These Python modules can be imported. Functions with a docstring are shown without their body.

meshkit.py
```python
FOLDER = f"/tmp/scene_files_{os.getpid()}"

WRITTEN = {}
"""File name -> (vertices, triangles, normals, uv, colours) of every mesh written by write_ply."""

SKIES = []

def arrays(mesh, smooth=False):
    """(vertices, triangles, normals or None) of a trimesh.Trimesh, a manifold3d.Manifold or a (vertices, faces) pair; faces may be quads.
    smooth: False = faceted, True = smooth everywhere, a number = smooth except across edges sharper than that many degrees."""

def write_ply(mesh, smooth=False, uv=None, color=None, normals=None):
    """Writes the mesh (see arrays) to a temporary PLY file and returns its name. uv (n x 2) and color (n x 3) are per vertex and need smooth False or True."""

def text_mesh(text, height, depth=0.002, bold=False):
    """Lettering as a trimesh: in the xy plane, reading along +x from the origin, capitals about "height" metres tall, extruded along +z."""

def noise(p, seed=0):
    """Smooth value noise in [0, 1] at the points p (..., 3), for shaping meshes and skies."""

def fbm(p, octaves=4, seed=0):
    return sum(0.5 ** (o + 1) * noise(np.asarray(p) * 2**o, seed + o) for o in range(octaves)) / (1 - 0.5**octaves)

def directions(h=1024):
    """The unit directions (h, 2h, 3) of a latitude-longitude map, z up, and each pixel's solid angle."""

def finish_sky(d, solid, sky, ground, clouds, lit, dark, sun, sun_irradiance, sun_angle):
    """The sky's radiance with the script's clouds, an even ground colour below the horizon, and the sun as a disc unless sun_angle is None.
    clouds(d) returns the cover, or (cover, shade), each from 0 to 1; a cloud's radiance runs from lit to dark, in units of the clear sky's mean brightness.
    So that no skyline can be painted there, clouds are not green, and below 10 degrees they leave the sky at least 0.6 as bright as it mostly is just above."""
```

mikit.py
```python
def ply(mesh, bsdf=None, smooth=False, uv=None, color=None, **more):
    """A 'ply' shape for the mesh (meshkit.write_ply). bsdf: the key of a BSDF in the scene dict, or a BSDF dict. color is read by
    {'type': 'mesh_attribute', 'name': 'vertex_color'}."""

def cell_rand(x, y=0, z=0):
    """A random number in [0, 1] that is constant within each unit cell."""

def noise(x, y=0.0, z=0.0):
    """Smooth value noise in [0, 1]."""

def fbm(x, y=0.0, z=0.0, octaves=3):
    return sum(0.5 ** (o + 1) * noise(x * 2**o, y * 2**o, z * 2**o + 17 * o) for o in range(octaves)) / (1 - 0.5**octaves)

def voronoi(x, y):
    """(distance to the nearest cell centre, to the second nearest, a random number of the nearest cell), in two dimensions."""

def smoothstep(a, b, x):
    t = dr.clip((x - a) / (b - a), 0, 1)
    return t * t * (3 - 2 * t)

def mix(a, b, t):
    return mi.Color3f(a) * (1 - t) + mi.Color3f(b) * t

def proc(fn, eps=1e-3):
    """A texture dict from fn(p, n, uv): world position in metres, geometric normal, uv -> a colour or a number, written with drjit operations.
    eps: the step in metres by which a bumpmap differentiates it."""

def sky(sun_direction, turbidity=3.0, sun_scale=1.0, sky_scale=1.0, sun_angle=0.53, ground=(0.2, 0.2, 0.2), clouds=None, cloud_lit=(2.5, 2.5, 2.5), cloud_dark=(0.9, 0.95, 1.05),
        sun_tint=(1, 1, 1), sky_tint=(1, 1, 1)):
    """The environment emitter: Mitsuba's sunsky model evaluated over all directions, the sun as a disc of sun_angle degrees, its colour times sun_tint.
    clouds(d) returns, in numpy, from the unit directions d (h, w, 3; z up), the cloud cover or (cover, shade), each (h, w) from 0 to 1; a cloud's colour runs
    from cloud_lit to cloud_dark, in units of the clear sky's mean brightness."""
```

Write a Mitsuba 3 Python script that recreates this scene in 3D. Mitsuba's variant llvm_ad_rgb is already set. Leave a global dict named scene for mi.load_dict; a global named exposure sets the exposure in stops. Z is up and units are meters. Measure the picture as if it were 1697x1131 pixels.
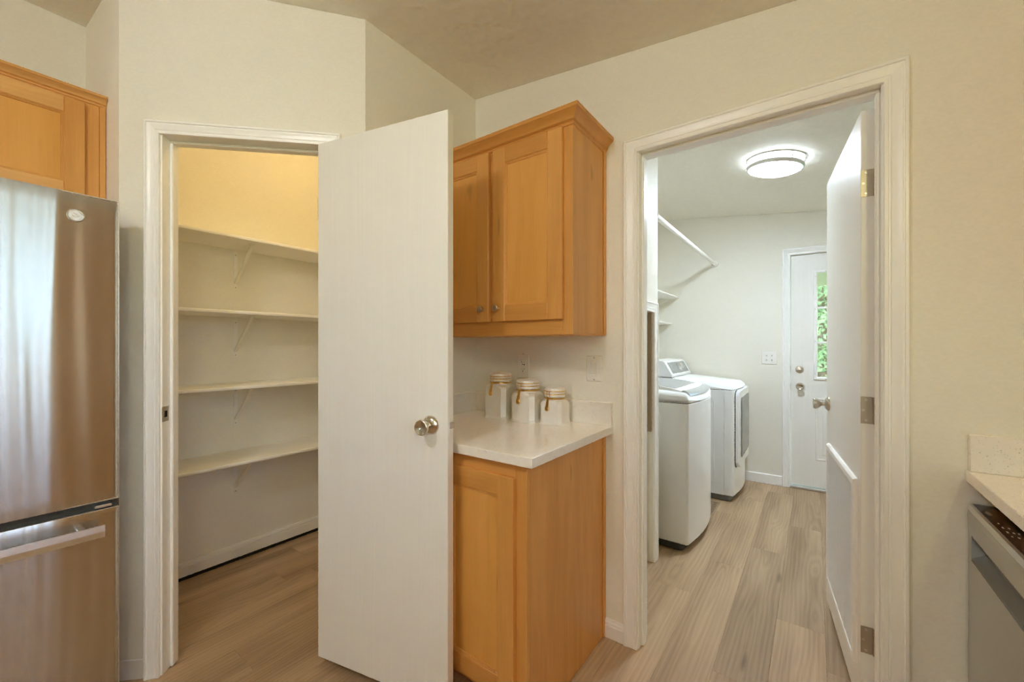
import math, random
import numpy as np
import trimesh, mapbox_earcut  # noqa: F401
import manifold3d as m3
from shapely.geometry import Polygon, box as sbox
import drjit as dr
import mitsuba as mi
import mikit, meshkit
from mikit import noise, fbm, voronoi, cell_rand, smoothstep, mix

T4 = mi.ScalarTransform4f
scene, labels = {}, {}
rng = random.Random(7)

# ------------------------------------------------------------------ camera, sky, exposure
CAM = np.array([0.0, 0.0, 1.26])
YAW = 0.63134
FWD = np.array([-math.sin(YAW), math.cos(YAW), 0.0])
scene['camera'] = {'type': 'perspective', 'fov': 102.205, 'fov_axis': 'x', 'near_clip': 0.02, 'far_clip': 200.0,
                   'principal_point_offset_y': -7.49 / 1131,
                   'to_world': T4().look_at(origin=CAM.tolist(), target=(CAM + FWD).tolist(), up=[0, 0, 1])}
exposure = 0.0


def sky_clouds(d):
    n = meshkit.fbm(d * np.array([3.0, 3.0, 6.0]) + 5.0, 4, 3)
    return np.clip((n - 0.42) * 4.0, 0, 1)


scene['sky'] = mikit.sky((-0.42, -0.50, 0.76), turbidity=3.5, sun_scale=27.0, sky_scale=26.0, sun_angle=6.0, ground=(0.25, 0.27, 0.2), clouds=sky_clouds,
                         cloud_lit=(1.5, 1.5, 1.5), cloud_dark=(1.0, 1.0, 1.0))
scene['sky']['sampling_weight'] = 0.25
LAUNDRY_LAMP = (97.0, 116.0, 140.0)
PANTRY_LAMP = (142.0, 103.0, 50.0)
SINK_LAMP = (74.0, 70.0, 31.0)
KITCHEN_LAMP = (70.0, 69.0, 73.0)

# ------------------------------------------------------------------ materials


def rgb(*c):
    return {'type': 'rgb', 'value': [float(x) for x in c]}


def srgb(r, g, b):
    return [((x / 255) / 12.92 if x / 255 <= 0.04045 else ((x / 255 + 0.055) / 1.055) ** 2.4) for x in (r, g, b)]


def mat(name, d):
    scene[name] = {'type': 'twosided', 'nested': d} if d['type'] in ('principled', 'roughplastic', 'roughconductor', 'diffuse', 'plastic') else d


def prin(color, rough=0.5, metallic=0.0, spec=0.5, **k):
    return {'type': 'principled', 'base_color': color if isinstance(color, dict) else rgb(*color), 'roughness': rough, 'metallic': metallic, 'specular': spec, **k}


def bump(d, fn, scale=1.0, eps=1e-3):
    return {'type': 'bumpmap', 'arbitrary': mikit.proc(fn, eps), 'scale': scale, 'nested': d}


def orange_peel(p, n, uv):
    h = noise(p[0] * 170, p[1] * 170, p[2] * 170) * 0.6 + noise(p[0] * 75 + 9, p[1] * 75, p[2] * 75) * 0.9
    return smoothstep(0.45, 1.2, h) * 0.0011


def ceiling_texture(p, n, uv):
    h = noise(p[0] * 95, p[1] * 95, p[2] * 95) * 0.6 + noise(p[0] * 42 + 9, p[1] * 42, p[2] * 42)
    return smoothstep(0.5, 1.3, h) * 0.0022


def door_grain(p, n, uv):
    a = p[0] * 0.83 + p[1] * 0.56
    w = fbm(a * 6, p[1] * 2, p[2] * 0.9, 2)
    s = noise(a * 330 + w * 16, 0.5, p[2] * 2.2)
    return smoothstep(0.35, 0.9, s) * 0.00022




def mottle(color, f, amount):
    def fn(p, n, uv):
        h = noise(p[0] * f, p[1] * f, p[2] * f) * 0.6 + noise(p[0] * f * 0.45 + 9, p[1] * f * 0.45, p[2] * f * 0.45) * 0.9
        return mi.Color3f(color) * (1 - amount + 2 * amount * smoothstep(0.35, 1.15, h))
    return mikit.proc(fn)


mat('paint_wall', bump(prin(mottle((0.80, 0.77, 0.675), 330.0, 0.016), 0.55, spec=0.3), orange_peel))
mat('paint_ceiling', bump(prin(mottle((0.79, 0.755, 0.655), 150.0, 0.018), 0.65, spec=0.2), ceiling_texture))
mat('paint_trim', prin((0.89, 0.88, 0.845), 0.32, spec=0.45))
mat('paint_door', bump(prin(mikit.proc(lambda p, n, uv: mi.Color3f(0.84, 0.82, 0.765) * (0.982 + door_grain(p, n, uv) * 110)), 0.38, spec=0.45), door_grain, eps=4e-4))
mat('paint_shelf', prin((0.84, 0.82, 0.76), 0.4, spec=0.4))
mat('paint_plate', prin((0.84, 0.82, 0.76), 0.28, spec=0.5))
mat('plate_dark', prin((0.05, 0.045, 0.04), 0.4))
mat('vent_back', prin((0.14, 0.135, 0.12), 0.7, spec=0.1))
mat('dark_gap', prin((0.012, 0.010, 0.009), 0.8, spec=0.1))


def wood_fn(axis, dark, light, off):
    def fn(p, n, uv):
        a, b, c = (p[2], p[0], p[1]) if axis == 'z' else (p[0], p[2], p[1]) if axis == 'x' else (p[1], p[2], p[0])
        w = fbm(b * 5 + off, c * 5, a * 1.1, 3)
        band = fbm(b * 16 + w * 4 + off, c * 16, a * 0.9, 3)
        pore = noise(b * 620 + off, c * 620, a * 18)
        fine = noise(b * 190 + off + w * 9, c * 190, a * 5)
        flame = 0.5 + 0.5 * dr.sin((b + c) * 90 + w * 24)
        t = dr.clip(band * 0.75 + flame * 0.06 + (fine - 0.5) * 0.16 + (pore - 0.5) * 0.14 + 0.12, 0, 1)
        col = mix(dark, light, smoothstep(0.1, 0.9, t))
        vein = smoothstep(0.90, 0.97, noise(b * 42 + off * 3, c * 42, a * 5.1)) * 0.22
        return col * (1 - vein)
    return fn


for nm, ax, dk, lt, off in (('maple_vertical', 'z', (.54, .238, .054), (.68, .335, .095), 3.0), ('maple_rail_long', 'x', (.51, .218, .047), (.65, .31, .083), 11.0),
                            ('maple_rail_deep', 'y', (.59, .290, .085), (.73, .395, .135), 17.0), ('maple_panel', 'z', (.60, .270, .054), (.71, .345, .086), 29.0)):
    mat(nm, prin(mikit.proc(wood_fn(ax, dk, lt, off)), 0.33, spec=0.4))

PLANK_W, PLANK_L, PLANK_X0 = 0.1795, 1.22, -0.14


def floor_fn(p, n, uv):
    col = dr.floor((p[0] - PLANK_X0) / PLANK_W)
    off = cell_rand(col, 3, 5) * PLANK_L
    row = dr.floor((p[1] - off) / PLANK_L)
    r1, r2 = cell_rand(col, row, 1), cell_rand(col, row, 2)
    x = p[0] - PLANK_X0 - (col + 0.5) * PLANK_W
    y = p[1] + r1 * 37
    w = fbm(x * 5 + r2 * 50, y * 1.1, 0.3, 3)
    rings = dr.sqrt(dr.square(x - (r2 - 0.5) * 0.12) * 60 + dr.square(w * 2.2 - 1.1))
    g = 0.5 + 0.5 * dr.sin(rings * 46 + fbm(x * 40, y * 3, 1.0, 2) * 5)
    fine = noise(x * 420 + r1 * 90, y * 9, 2.0)
    fine2 = noise(x * 150 + r2 * 90, y * 3.5, 4.0)
    blotch = fbm(x * 9 + r1 * 20, y * 1.7, 7.0, 2)
    t = dr.clip(0.42 + (g - 0.5) * 0.17 + (fine - 0.5) * 0.15 + (fine2 - 0.5) * 0.13 + (blotch - 0.5) * 0.75 + (noise(x * 16 + r1 * 9, y * 0.35, 3.0) - 0.5) * 0.36, 0, 1)
    c = mix((0.275, 0.172, 0.094), (0.555, 0.392, 0.240), t)
    tone = 0.86 + r1 * 0.24
    c = c * tone
    kd, _, kr = voronoi(x * 7 + r1 * 30, y * 1.1 + r2 * 11)
    knot = dr.select(kr > 0.86, 1 - smoothstep(0.01, 0.10, kd), 0.0)
    return c * (1 - knot * 0.38)


def floor_bump(p, n, uv):
    return noise(p[0] * 420, p[1] * 9, 2.0) * 0.00012


mat('floor_wood', bump(prin(mikit.proc(floor_fn), 0.42, spec=0.35), floor_bump, eps=5e-4))


def quartz_fn(p, n, uv):
    flat, front = dr.abs(n[2]) > 0.6, dr.abs(n[1]) > 0.6
    u = dr.select(flat | front, p[0], p[1])
    v = dr.select(flat, p[1], p[2] + 7.3)
    u, v = u * 0.9 + v * 0.35, v * 0.95 - u * 0.3
    c = mi.Color3f(0.86, 0.81, 0.73) * (0.975 + 0.045 * noise(p[0] * 60, p[1] * 60, p[2] * 60))
    d, _, r = voronoi(u * 215, v * 215)
    a = dr.select(r > 0.86, 1 - smoothstep(0.14, 0.34, d), 0.0)
    c = mix(c, (0.36, 0.30, 0.24), a * 0.38)
    d2, _, r2 = voronoi(u * 95 + 31, v * 95)
    b = dr.select(r2 > 0.90, 1 - smoothstep(0.08, 0.19, d2), 0.0)
    return mix(c, (0.30, 0.25, 0.20), b * 0.52)


mat('quartz', prin(mikit.proc(quartz_fn), 0.16, spec=0.5))
scene['steel_door'] = {'type': 'twosided', 'nested': {'type': 'roughconductor', 'material': 'none', 'specular_reflectance': rgb(0.60, 0.592, 0.575), 'distribution': 'ggx', 'alpha_u': 0.008, 'alpha_v': 0.16}}
mat('steel_plain', prin((0.62, 0.60, 0.57), 0.28, metallic=1.0))
mat('steel_light', prin((0.80, 0.785, 0.76), 0.34, metallic=1.0))
mat('steel_dark', prin((0.36, 0.35, 0.34), 0.3, metallic=1.0))
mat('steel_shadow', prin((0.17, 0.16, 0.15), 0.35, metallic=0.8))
mat('steel_mirror', prin((0.50, 0.48, 0.45), 0.13, metallic=1.0))
mat('nickel', prin((0.64, 0.58, 0.49), 0.2, metallic=1.0))
mat('nickel_dull', prin((0.50, 0.44, 0.36), 0.38, metallic=1.0))
mat('brass', prin((0.80, 0.52, 0.16), 0.2, metallic=1.0))
mat('ceramic', prin((0.86, 0.825, 0.76), 0.12, spec=0.5, clearcoat=0.6, clearcoat_gloss=0.9))
mat('enamel', prin((0.78, 0.785, 0.77), 0.14, spec=0.5, clearcoat=0.4, clearcoat_gloss=0.9))
mat('enamel_gap', prin((0.22, 0.22, 0.21), 0.5))
mat('gray_panel', prin((0.27, 0.275, 0.26), 0.25, spec=0.5))
mat('gray_trim', prin((0.46, 0.47, 0.45), 0.25, metallic=0.4))
mat('dryer_window', prin((0.13, 0.135, 0.125), 0.12, spec=0.5))
mat('kick_black', prin((0.018, 0.018, 0.017), 0.5))
mat('kick_gray', prin((0.12, 0.12, 0.115), 0.5))
mat('black_gloss', prin((0.012, 0.011, 0.010), 0.07, spec=0.6))
mat('mark_white', prin((0.75, 0.74, 0.70), 0.4))
mat('plywood', prin((0.30, 0.22, 0.14), 0.6))
mat('soffit', prin((0.90, 0.78, 0.72), 0.7))
mat('siding', prin((0.55, 0.55, 0.50), 0.7))
mat('sill_metal', prin((0.55, 0.54, 0.50), 0.35, metallic=0.7))
scene['pane'] = {'type': 'thindielectric', 'int_ior': 1.5}
scene['leaf'] = {'type': 'principledthin', 'base_color': rgb(0.42, 0.60, 0.36), 'roughness': 0.5, 'diff_trans': 1.0, 'spec_trans': 0.0}
mat('bark', prin((0.20, 0.14, 0.10), 0.9))
mat('grass', prin(mikit.proc(lambda p, n, uv: mix((0.10, 0.22, 0.05), (0.24, 0.36, 0.10), fbm(p[0] * 3, p[1] * 3, 0.0, 3))), 0.9))

# ------------------------------------------------------------------ mesh helpers
BIG = {}


def put(key, mesh, m, smooth=30, label=None, cat=None, kind=None, group=None, **more):
    k, i = key, 0
    while k in scene:
        i += 1
        k = f'{key}_{i:03d}'
    scene[k] = mikit.ply(mesh, m, smooth=smooth, **more)
    d = {}
    if label: d['label'] = label
    if cat: d['category'] = cat
    if kind: d['kind'] = kind
    if group: d['group'] = group
    if d: labels[k] = d
    return k


def note(key, label, cat=None, kind=None, group=None):
    d = {'label': label}
    if cat: d['category'] = cat
    if kind: d['kind'] = kind
    if group: d['group'] = group
    labels[key] = d
    return key


def hull(pts):
    m = m3.Manifold.hull_points(np.asarray(pts, float)).to_mesh()
    return trimesh.Trimesh(m.vert_properties[:, :3], m.tri_verts, process=False)


def bx(x0, x1, y0, y1, z0, z1, b=0.002):
    x0, x1, y0, y1, z0, z1 = min(x0, x1), max(x0, x1), min(y0, y1), max(y0, y1), min(z0, z1), max(z0, z1)
    b = min(b, (x1 - x0) * .45, (y1 - y0) * .45, (z1 - z0) * .45)
    if b <= 0:
        return trimesh.creation.box(bounds=[[x0, y0, z0], [x1, y1, z1]])
    P = []
    for x, sx in ((x0, 1), (x1, -1)):
        for y, sy in ((y0, 1), (y1, -1)):
            for z, sz in ((z0, 1), (z1, -1)):
                P += [(x, y + sy * b, z + sz * b), (x + sx * b, y, z + sz * b), (x + sx * b, y + sy * b, z)]
    return hull(P)


def rbox(x0, x1, y0, y1, z0, z1, r, seg=16):
    P = []
    s = trimesh.creation.uv_sphere(radius=r, count=[seg, seg]).vertices
    for x in (x0 + r, x1 - r):
        for y in (y0 + r, y1 - r):
            for z in (z0 + r, z1 - r):
                P.append(s + [x, y, z])
    return hull(np.vstack(P))


def cat(*ms):
    return trimesh.util.concatenate([m for m in ms if m is not None])


def loft(*rings, closed_ends=True):
    R = [np.asarray(r, float) for r in rings]
    n = len(R[0])
    v = np.vstack(R)
    f = []
    for k in range(len(R) - 1):
        for i in range(n):
            a, b = k * n + i, k * n + (i + 1) % n
            c, d = a + n, b + n
            f += [[a, b, d], [a, d, c]]
    if closed_ends:
        for k, flip in ((0, True), (len(R) - 1, False)):
            c = R[k].mean(0)
            v = np.vstack([v, c])
            ci = len(v) - 1
            for i in range(n):
                t = [k * n + i, k * n + (i + 1) % n, ci]
                f.append(t[::-1] if flip else t)
    m = trimesh.Trimesh(v, np.array(f), process=False)
    if m.volume < 0:
        m.invert()
    return m


def extrude(poly, h):
    return trimesh.creation.extrude_polygon(poly, h, engine='earcut')


def lathe(profile, n=40):
    """profile of (radius, height); axis z."""
    m = trimesh.creation.revolve(np.asarray(profile, float), sections=n)
    if m.volume < 0:
        m.invert()
    return m


def frame_m(origin, ex, ey, ez):
    M = np.eye(4)
    M[:3, 0], M[:3, 1], M[:3, 2], M[:3, 3] = ex, ey, ez, origin
    return M


def moved(m, M):
    m = m.copy()
    m.apply_transform(M)
    return m


def axis_m(origin, d):
    d = np.asarray(d, float); d = d / np.linalg.norm(d)
    a = np.array([0, 0, 1.0]) if abs(d[2]) < .9 else np.array([1.0, 0, 0])
    x = np.cross(a, d); x /= np.linalg.norm(x)
    return frame_m(origin, x, np.cross(d, x), d)


def tube(path, r, n=10, closed=False):
    P = np.asarray(path, float)
    if closed: P = np.vstack([P, P[:1]])
    tang = np.gradient(P, axis=0)
    if closed:
        tang[0] = tang[-1] = P[1] - P[-2]
    tang /= np.linalg.norm(tang, axis=1, keepdims=True)
    ref = np.array([0, 0, 1.0]) if abs(tang[0][2]) < .9 else np.array([1.0, 0, 0])
    rings = []
    for p, t in zip(P, tang):
        x = np.cross(ref, t); x /= np.linalg.norm(x); ref = np.cross(t, x)
        y = np.cross(t, x)
        a = np.linspace(0, 2 * np.pi, n, endpoint=False)
        rings.append(p + r * (np.cos(a)[:, None] * x + np.sin(a)[:, None] * y))
    return loft(*rings)


def disc_cyl(c, d, r, h, n=24, b=0.0):
    pr = [(0, 0), (r, 0), (r, h), (0, h)] if b <= 0 else [(0, 0), (r, 0), (r, h - b), (r - b, h), (0, h)]
    return moved(lathe(pr, n), axis_m(c, d))


# ------------------------------------------------------------------ room shell
D = 1.689          # kitchen face of the back wall
XC = -1.480        # corner wall plane
XL = -2.735        # left wall plane
XR = 0.985         # right (window) wall
YF = -3.6          # wall behind the camera
YB = 4.422         # laundry back wall
RET_Y = 0.381
AX0, AY0 = -2.108, 0.381
AX1, AY1 = XC, 1.009


def ceil_z(x):
    return 2.418 - 0.1184 * x


# floor: sub-floor slab and planks
put('floor', bx(-2.9, 1.15, -3.75, 4.6, -0.06, -0.0085, 0), 'dark_gap', smooth=False,
    label='wood-look plank floor running from the kitchen into the laundry room', cat='floor', kind='structure')
nplank = 0
def cell_rand_py(x, y=0, z=0):
    x, y, z = (int(math.floor(v)) + 1000000 for v in (x, y, z))
    h = (x * 374761393 + y * 668265263 + z * 2147483647) & 0xFFFFFFFF
    h = ((h ^ (h >> 13)) * 1274126177) & 0xFFFFFFFF
    return ((h ^ (h >> 16)) & 0xFFFFFF) / 16777215.0


for c in range(-15, 7):
    off = cell_rand_py(c, 3, 5) * PLANK_L
    xa, xb = PLANK_X0 + c * PLANK_W, PLANK_X0 + (c + 1) * PLANK_W
    for r in range(-5, 5):
        ya, yb = off + r * PLANK_L, off + (r + 1) * PLANK_L
        ya, yb = max(ya, -3.7), min(yb, 4.56)
        if yb - ya < 0.02: continue
        put('floor__plank', bx(max(xa, -2.88) + .0002, min(xb, 1.13) - .0002, ya + .0002, yb - .0002, -0.0085, 0.0, 0.0004), 'floor_wood', smooth=False)


def wall_poly(s0, s1, z_at, holes=(), z0=0.0):
    P = Polygon([(s0, z0), (s1, z0), (s1, z_at(s1)), (s0, z_at(s0))])
    for h in holes:
        P = P.difference(sbox(*h))
    return P


def wall(key, origin, sdir, ndir, s0, s1, thick, label, holes=(), m='paint_wall'):
    """sdir along the wall, ndir out of its visible face; thickness goes the other way."""
    o, s, n = np.asarray(origin, float), np.asarray(sdir, float), np.asarray(ndir, float)
    P = wall_poly(s0, s1, lambda q: ceil_z((o + s * q)[0]), holes)
    mesh = extrude(P, thick)            # local x = s, y = z, z = depth
    M = frame_m(o, s, [0, 0, 1], -n)
    mesh = moved(mesh, M)
    if mesh.volume < 0: mesh.invert()
    return put(key, mesh, m, smooth=False, label=label, cat='wall', kind='structure')


R2 = math.sqrt(0.5)
AS, AN = np.array([R2, R2, 0]), np.array([R2, -R2, 0])
A_O = np.array([AX0, AY0, 0.0])
ALEN = math.hypot(AX1 - AX0, AY1 - AY0)
SA0, SA1 = .146, .740      # jamb faces of the pantry opening along the wall
HEAD = 2.064
JT = 0.018
wall('wall_left', (XL, 0, 0), (0, 1, 0), (1, 0, 0), YF - .12, D + .1, 0.12, 'left wall behind the refrigerator and the pantry shelves')
wall('wall_return', (XL, RET_Y, 0), (1, 0, 0), (0, -1, 0), 0.0005, AX0 - XL, 0.09, 'short return wall beside the refrigerator alcove')
wall('wall_pantry', A_O, AS, AN, 0, ALEN, 0.09, 'diagonal wall with the pantry doorway', holes=[(SA0 - JT, -1, SA1 + JT, HEAD + JT)])
wall('wall_corner', (XC, 0, 0), (0, 1, 0), (1, 0, 0), AY1, D - .0005, 0.09, 'wall between the diagonal pantry wall and the wooden wall cabinet')
BO0, BO1 = -0.585, 0.167
wall('wall_back', (0, D, 0), (1, 0, 0), (0, -1, 0), XL + .0005, XR, 0.105, 'textured wall with the laundry doorway and the wooden cabinets', holes=[(BO0 - JT, -1, BO1 + JT, HEAD + JT)])
wall('wall_right', (XR, 0, 0), (0, 1, 0), (-1, 0, 0), YF - .12, YB + .12, 0.12, 'right outer wall over the sink counter', holes=[(-1.75, 1.02, 0.60, 2.18)])
wall('wall_front', (0, YF, 0), (1, 0, 0), (0, 1, 0), XL + .0005, XR - .0005, 0.12, 'kitchen wall behind the viewer', holes=[(-0.9, 1.1, 0.1, 2.1)])
wall('wall_laundry_back', (0, YB, 0), (1, 0, 0), (0, -1, 0), -1.53, XR - .0005, 0.12, 'far laundry wall with the glazed outside door', holes=[(-0.188, -1, 0.766, 2.075)])
wall('wall_laundry_left', (-1.41, 0, 0), (0, 1, 0), (1, 0, 0), D + .1055, YB - .0005, 0.12, 'laundry wall behind the washer and dryer')
CX = -0.755
wall('wall_closet', (CX, 0, 0), (0, 1, 0), (1, 0, 0), D + .1055, 2.51, 0.09, 'narrow closet wall just inside the laundry doorway', holes=[(1.90, -1, 2.418, 1.452)])
wall('wall_closet_end', (-1.4095, 2.51, 0), (1, 0, 0), (0, 1, 0), 0, CX - .09 + 1.409, 0.09, 'end wall of the closet beside the washer')

# ceiling slab
cz = np.array([[x, y, ceil_z(x) + dz] for dz in (0, .12) for x in (-2.86, 1.11) for y in (-3.73, 4.55)])
cz[:, 2] += 0.0008
put('ceiling', hull(cz), 'paint_ceiling', smooth=False, label='sloped textured ceiling falling from left to right', cat='ceiling', kind='structure')

# ------------------------------------------------------------------ trim
CASING = [(0, 0), (0, .009), (.002, .0112), (.010, .0112), (.0115, .0085), (.0155, .0085), (.018, .0105), (.030, .0112), (.039, .0142), (.043, .0142), (.0445, .0125), (.0465, .0125), (.048, .0165),
          (.0545, .0165), (.057, .0145), (.057, 0)]


def casing(key, o, s, n, s0, s1, ztop, label, z0=0.001, sides=(True, True), m='paint_trim', sc=1.0):
    o, s, n = (np.asarray(q, float) for q in (o, s, n))
    pt = lambda a, z, w: o + s * a + n * w + np.array([0, 0, z])
    pr = [(u * sc, w) for u, w in CASING]
    if sides[0]:
        put(key + '__side_casing', loft([pt(s0 - u, z0, w) for u, w in pr], [pt(s0 - u, ztop + u, w) for u, w in pr]), m, smooth=25)
    if sides[1]:
        put(key + '__side_casing', loft([pt(s1 + u, z0, w) for u, w in pr], [pt(s1 + u, ztop + u, w) for u, w in pr]), m, smooth=25)
    put(key + '__head_casing', loft([pt(s0 - u, ztop + u, w) for u, w in pr], [pt(s1 + u, ztop + u, w) for u, w in pr]), m, smooth=25)
    note(key, label, 'door trim', 'structure')


def lbox(o, s, n, s0, s1, d0, d1, z0, z1, b=.0015):
    """box in wall coordinates; depth d is measured into the wall."""
    return moved(bx(s0, s1, z0, z1, d0, d1, b), frame_m(np.asarray(o, float), s, [0, 0, 1], -np.asarray(n, float)))


def fixinv(m):
    if m.volume < 0: m.invert()
    return m


def jambs(key, o, s, n, s0, s1, depth, ztop, stop0, stop1, sp=.011):
    for a, b in ((s0 - JT + .0005, s0), (s1, s1 + JT - .0005)):
        put(key + '__jamb', fixinv(lbox(o, s, n, a, b, -.0005, depth + .0005, 0.001, ztop)), 'paint_trim', smooth=False)
    put(key + '__head_jamb', fixinv(lbox(o, s, n, s0 - JT + .0005, s1 + JT - .0005, -.0005, depth + .0005, ztop, ztop + JT - .0005)), 'paint_trim', smooth=False)
    for a, b in ((s0, s0 + sp), (s1 - sp, s1)):
        put(key + '__door_stop', fixinv(lbox(o, s, n, a, b, stop0, stop1, 0.002, ztop - sp - .0003, .003)), 'paint_trim', smooth=False)
    put(key + '__head_stop', fixinv(lbox(o, s, n, s0, s1, stop0, stop1, ztop - sp, ztop, .003)), 'paint_trim', smooth=False)


casing('trim_1', A_O, AS, AN, SA0 - .006, SA1 + .004, HEAD - .001, 'white moulded casing and jamb around the pantry doorway', sc=.86)
jambs('trim_1', A_O, AS, AN, SA0, SA1, .09, HEAD, .042, .078)
casing('trim_2', (0, D, 0), (1, 0, 0), (0, -1, 0), BO0 - .004, BO1 + .004, HEAD - .004, 'white moulded casing and jamb around the laundry doorway')
jambs('trim_2', (0, D, 0), (1, 0, 0), (0, -1, 0), BO0, BO1, .105, HEAD, .028, .064)
casing('trim_3', (0, YB, 0), (1, 0, 0), (0, -1, 0), -0.172, 0.750, 2.062, 'white casing around the outside door in the laundry room')
casing('trim_4', (CX, 0, 0), (0, 1, 0), (1, 0, 0), 1.90, 2.418, 1.452, 'narrow white casing around the closet opening inside the laundry doorway')

# strike plate on the pantry jamb
def st(o, s, n, m, depth0, z):
    return o + s * m - n * depth0 + np.array([0, 0, z])


sp_m = cat(fixinv(lbox(A_O, AS, AN, SA0 - .0003, SA0 + .0012, -.002, .036, .968, 1.026, .0005)))
put('trim_1__strike_plate', sp_m, 'nickel_dull', smooth=False, label='small nickel strike plate')
put('trim_1__strike_plate__latch_hole', fixinv(lbox(A_O, AS, AN, SA0 + .0010, SA0 + .0016, .010, .026, .985, 1.009, .0002)), 'dark_gap', smooth=False)

# baseboards
BB = [(0, 0), (.0, .011), (.052, .011), (.054, .0085), (.060, .0085), (.062, .0105), (.068, .0100), (.071, .0075), (.077, .0070), (.079, .004), (.079, 0)]


def baseboard(key, o, s, n, s0, s1, label, lift=0.001, prof=BB):
    o, s, n = (np.asarray(q, float) for q in (o, s, n))
    pt = lambda a, z, w: o + s * a + n * w + np.array([0, 0, z + lift])
    put(key, loft([pt(s0, z, w) for z, w in prof], [pt(s1, z, w) for z, w in prof]), 'paint_trim', smooth=25, label=label, cat='baseboard', kind='structure')


baseboard('baseboard_pantry', (XL, 0, 0), (0, 1, 0), (1, 0, 0), RET_Y + .095, D - .001, 'moulded baseboard with a dark gap under it below the pantry shelves', lift=.020)
put('baseboard_pantry__shadow_gap', bx(XL + .0005, XL + .0085, RET_Y + .095, D - .001, .0008, .0205, 0), 'dark_gap', smooth=False, label='dark gap under the board')
baseboard('baseboard_back', (0, D, 0), (1, 0, 0), (0, -1, 0), -0.730, -0.6465, 'short moulded baseboard between the wooden base cabinet and the laundry casing')
FLAT = [(0, 0), (0, .012), (.082, .012), (.086, .009), (.086, 0)]
baseboard('baseboard_laundry', (0, YB, 0), (1, 0, 0), (0, -1, 0), -1.409, -0.2305, 'plain white baseboard on the far laundry wall beside the outside door', prof=FLAT)
baseboard('baseboard_closet', (0, 2.51, 0), (1, 0, 0), (0, 1, 0), -0.80, -0.756, 'bit of white baseboard at the foot of the closet wall by the washer', prof=FLAT)
baseboard('baseboard_return', (AX0, AY0, 0), AS, AN, 0.0, SA0 - .056, 'small painted baseboard stub between the refrigerator and the pantry casing', prof=[(0, 0), (0, .004), (.070, .004), (.074, .002), (.074, 0)])

# ------------------------------------------------------------------ door hardware


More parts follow.
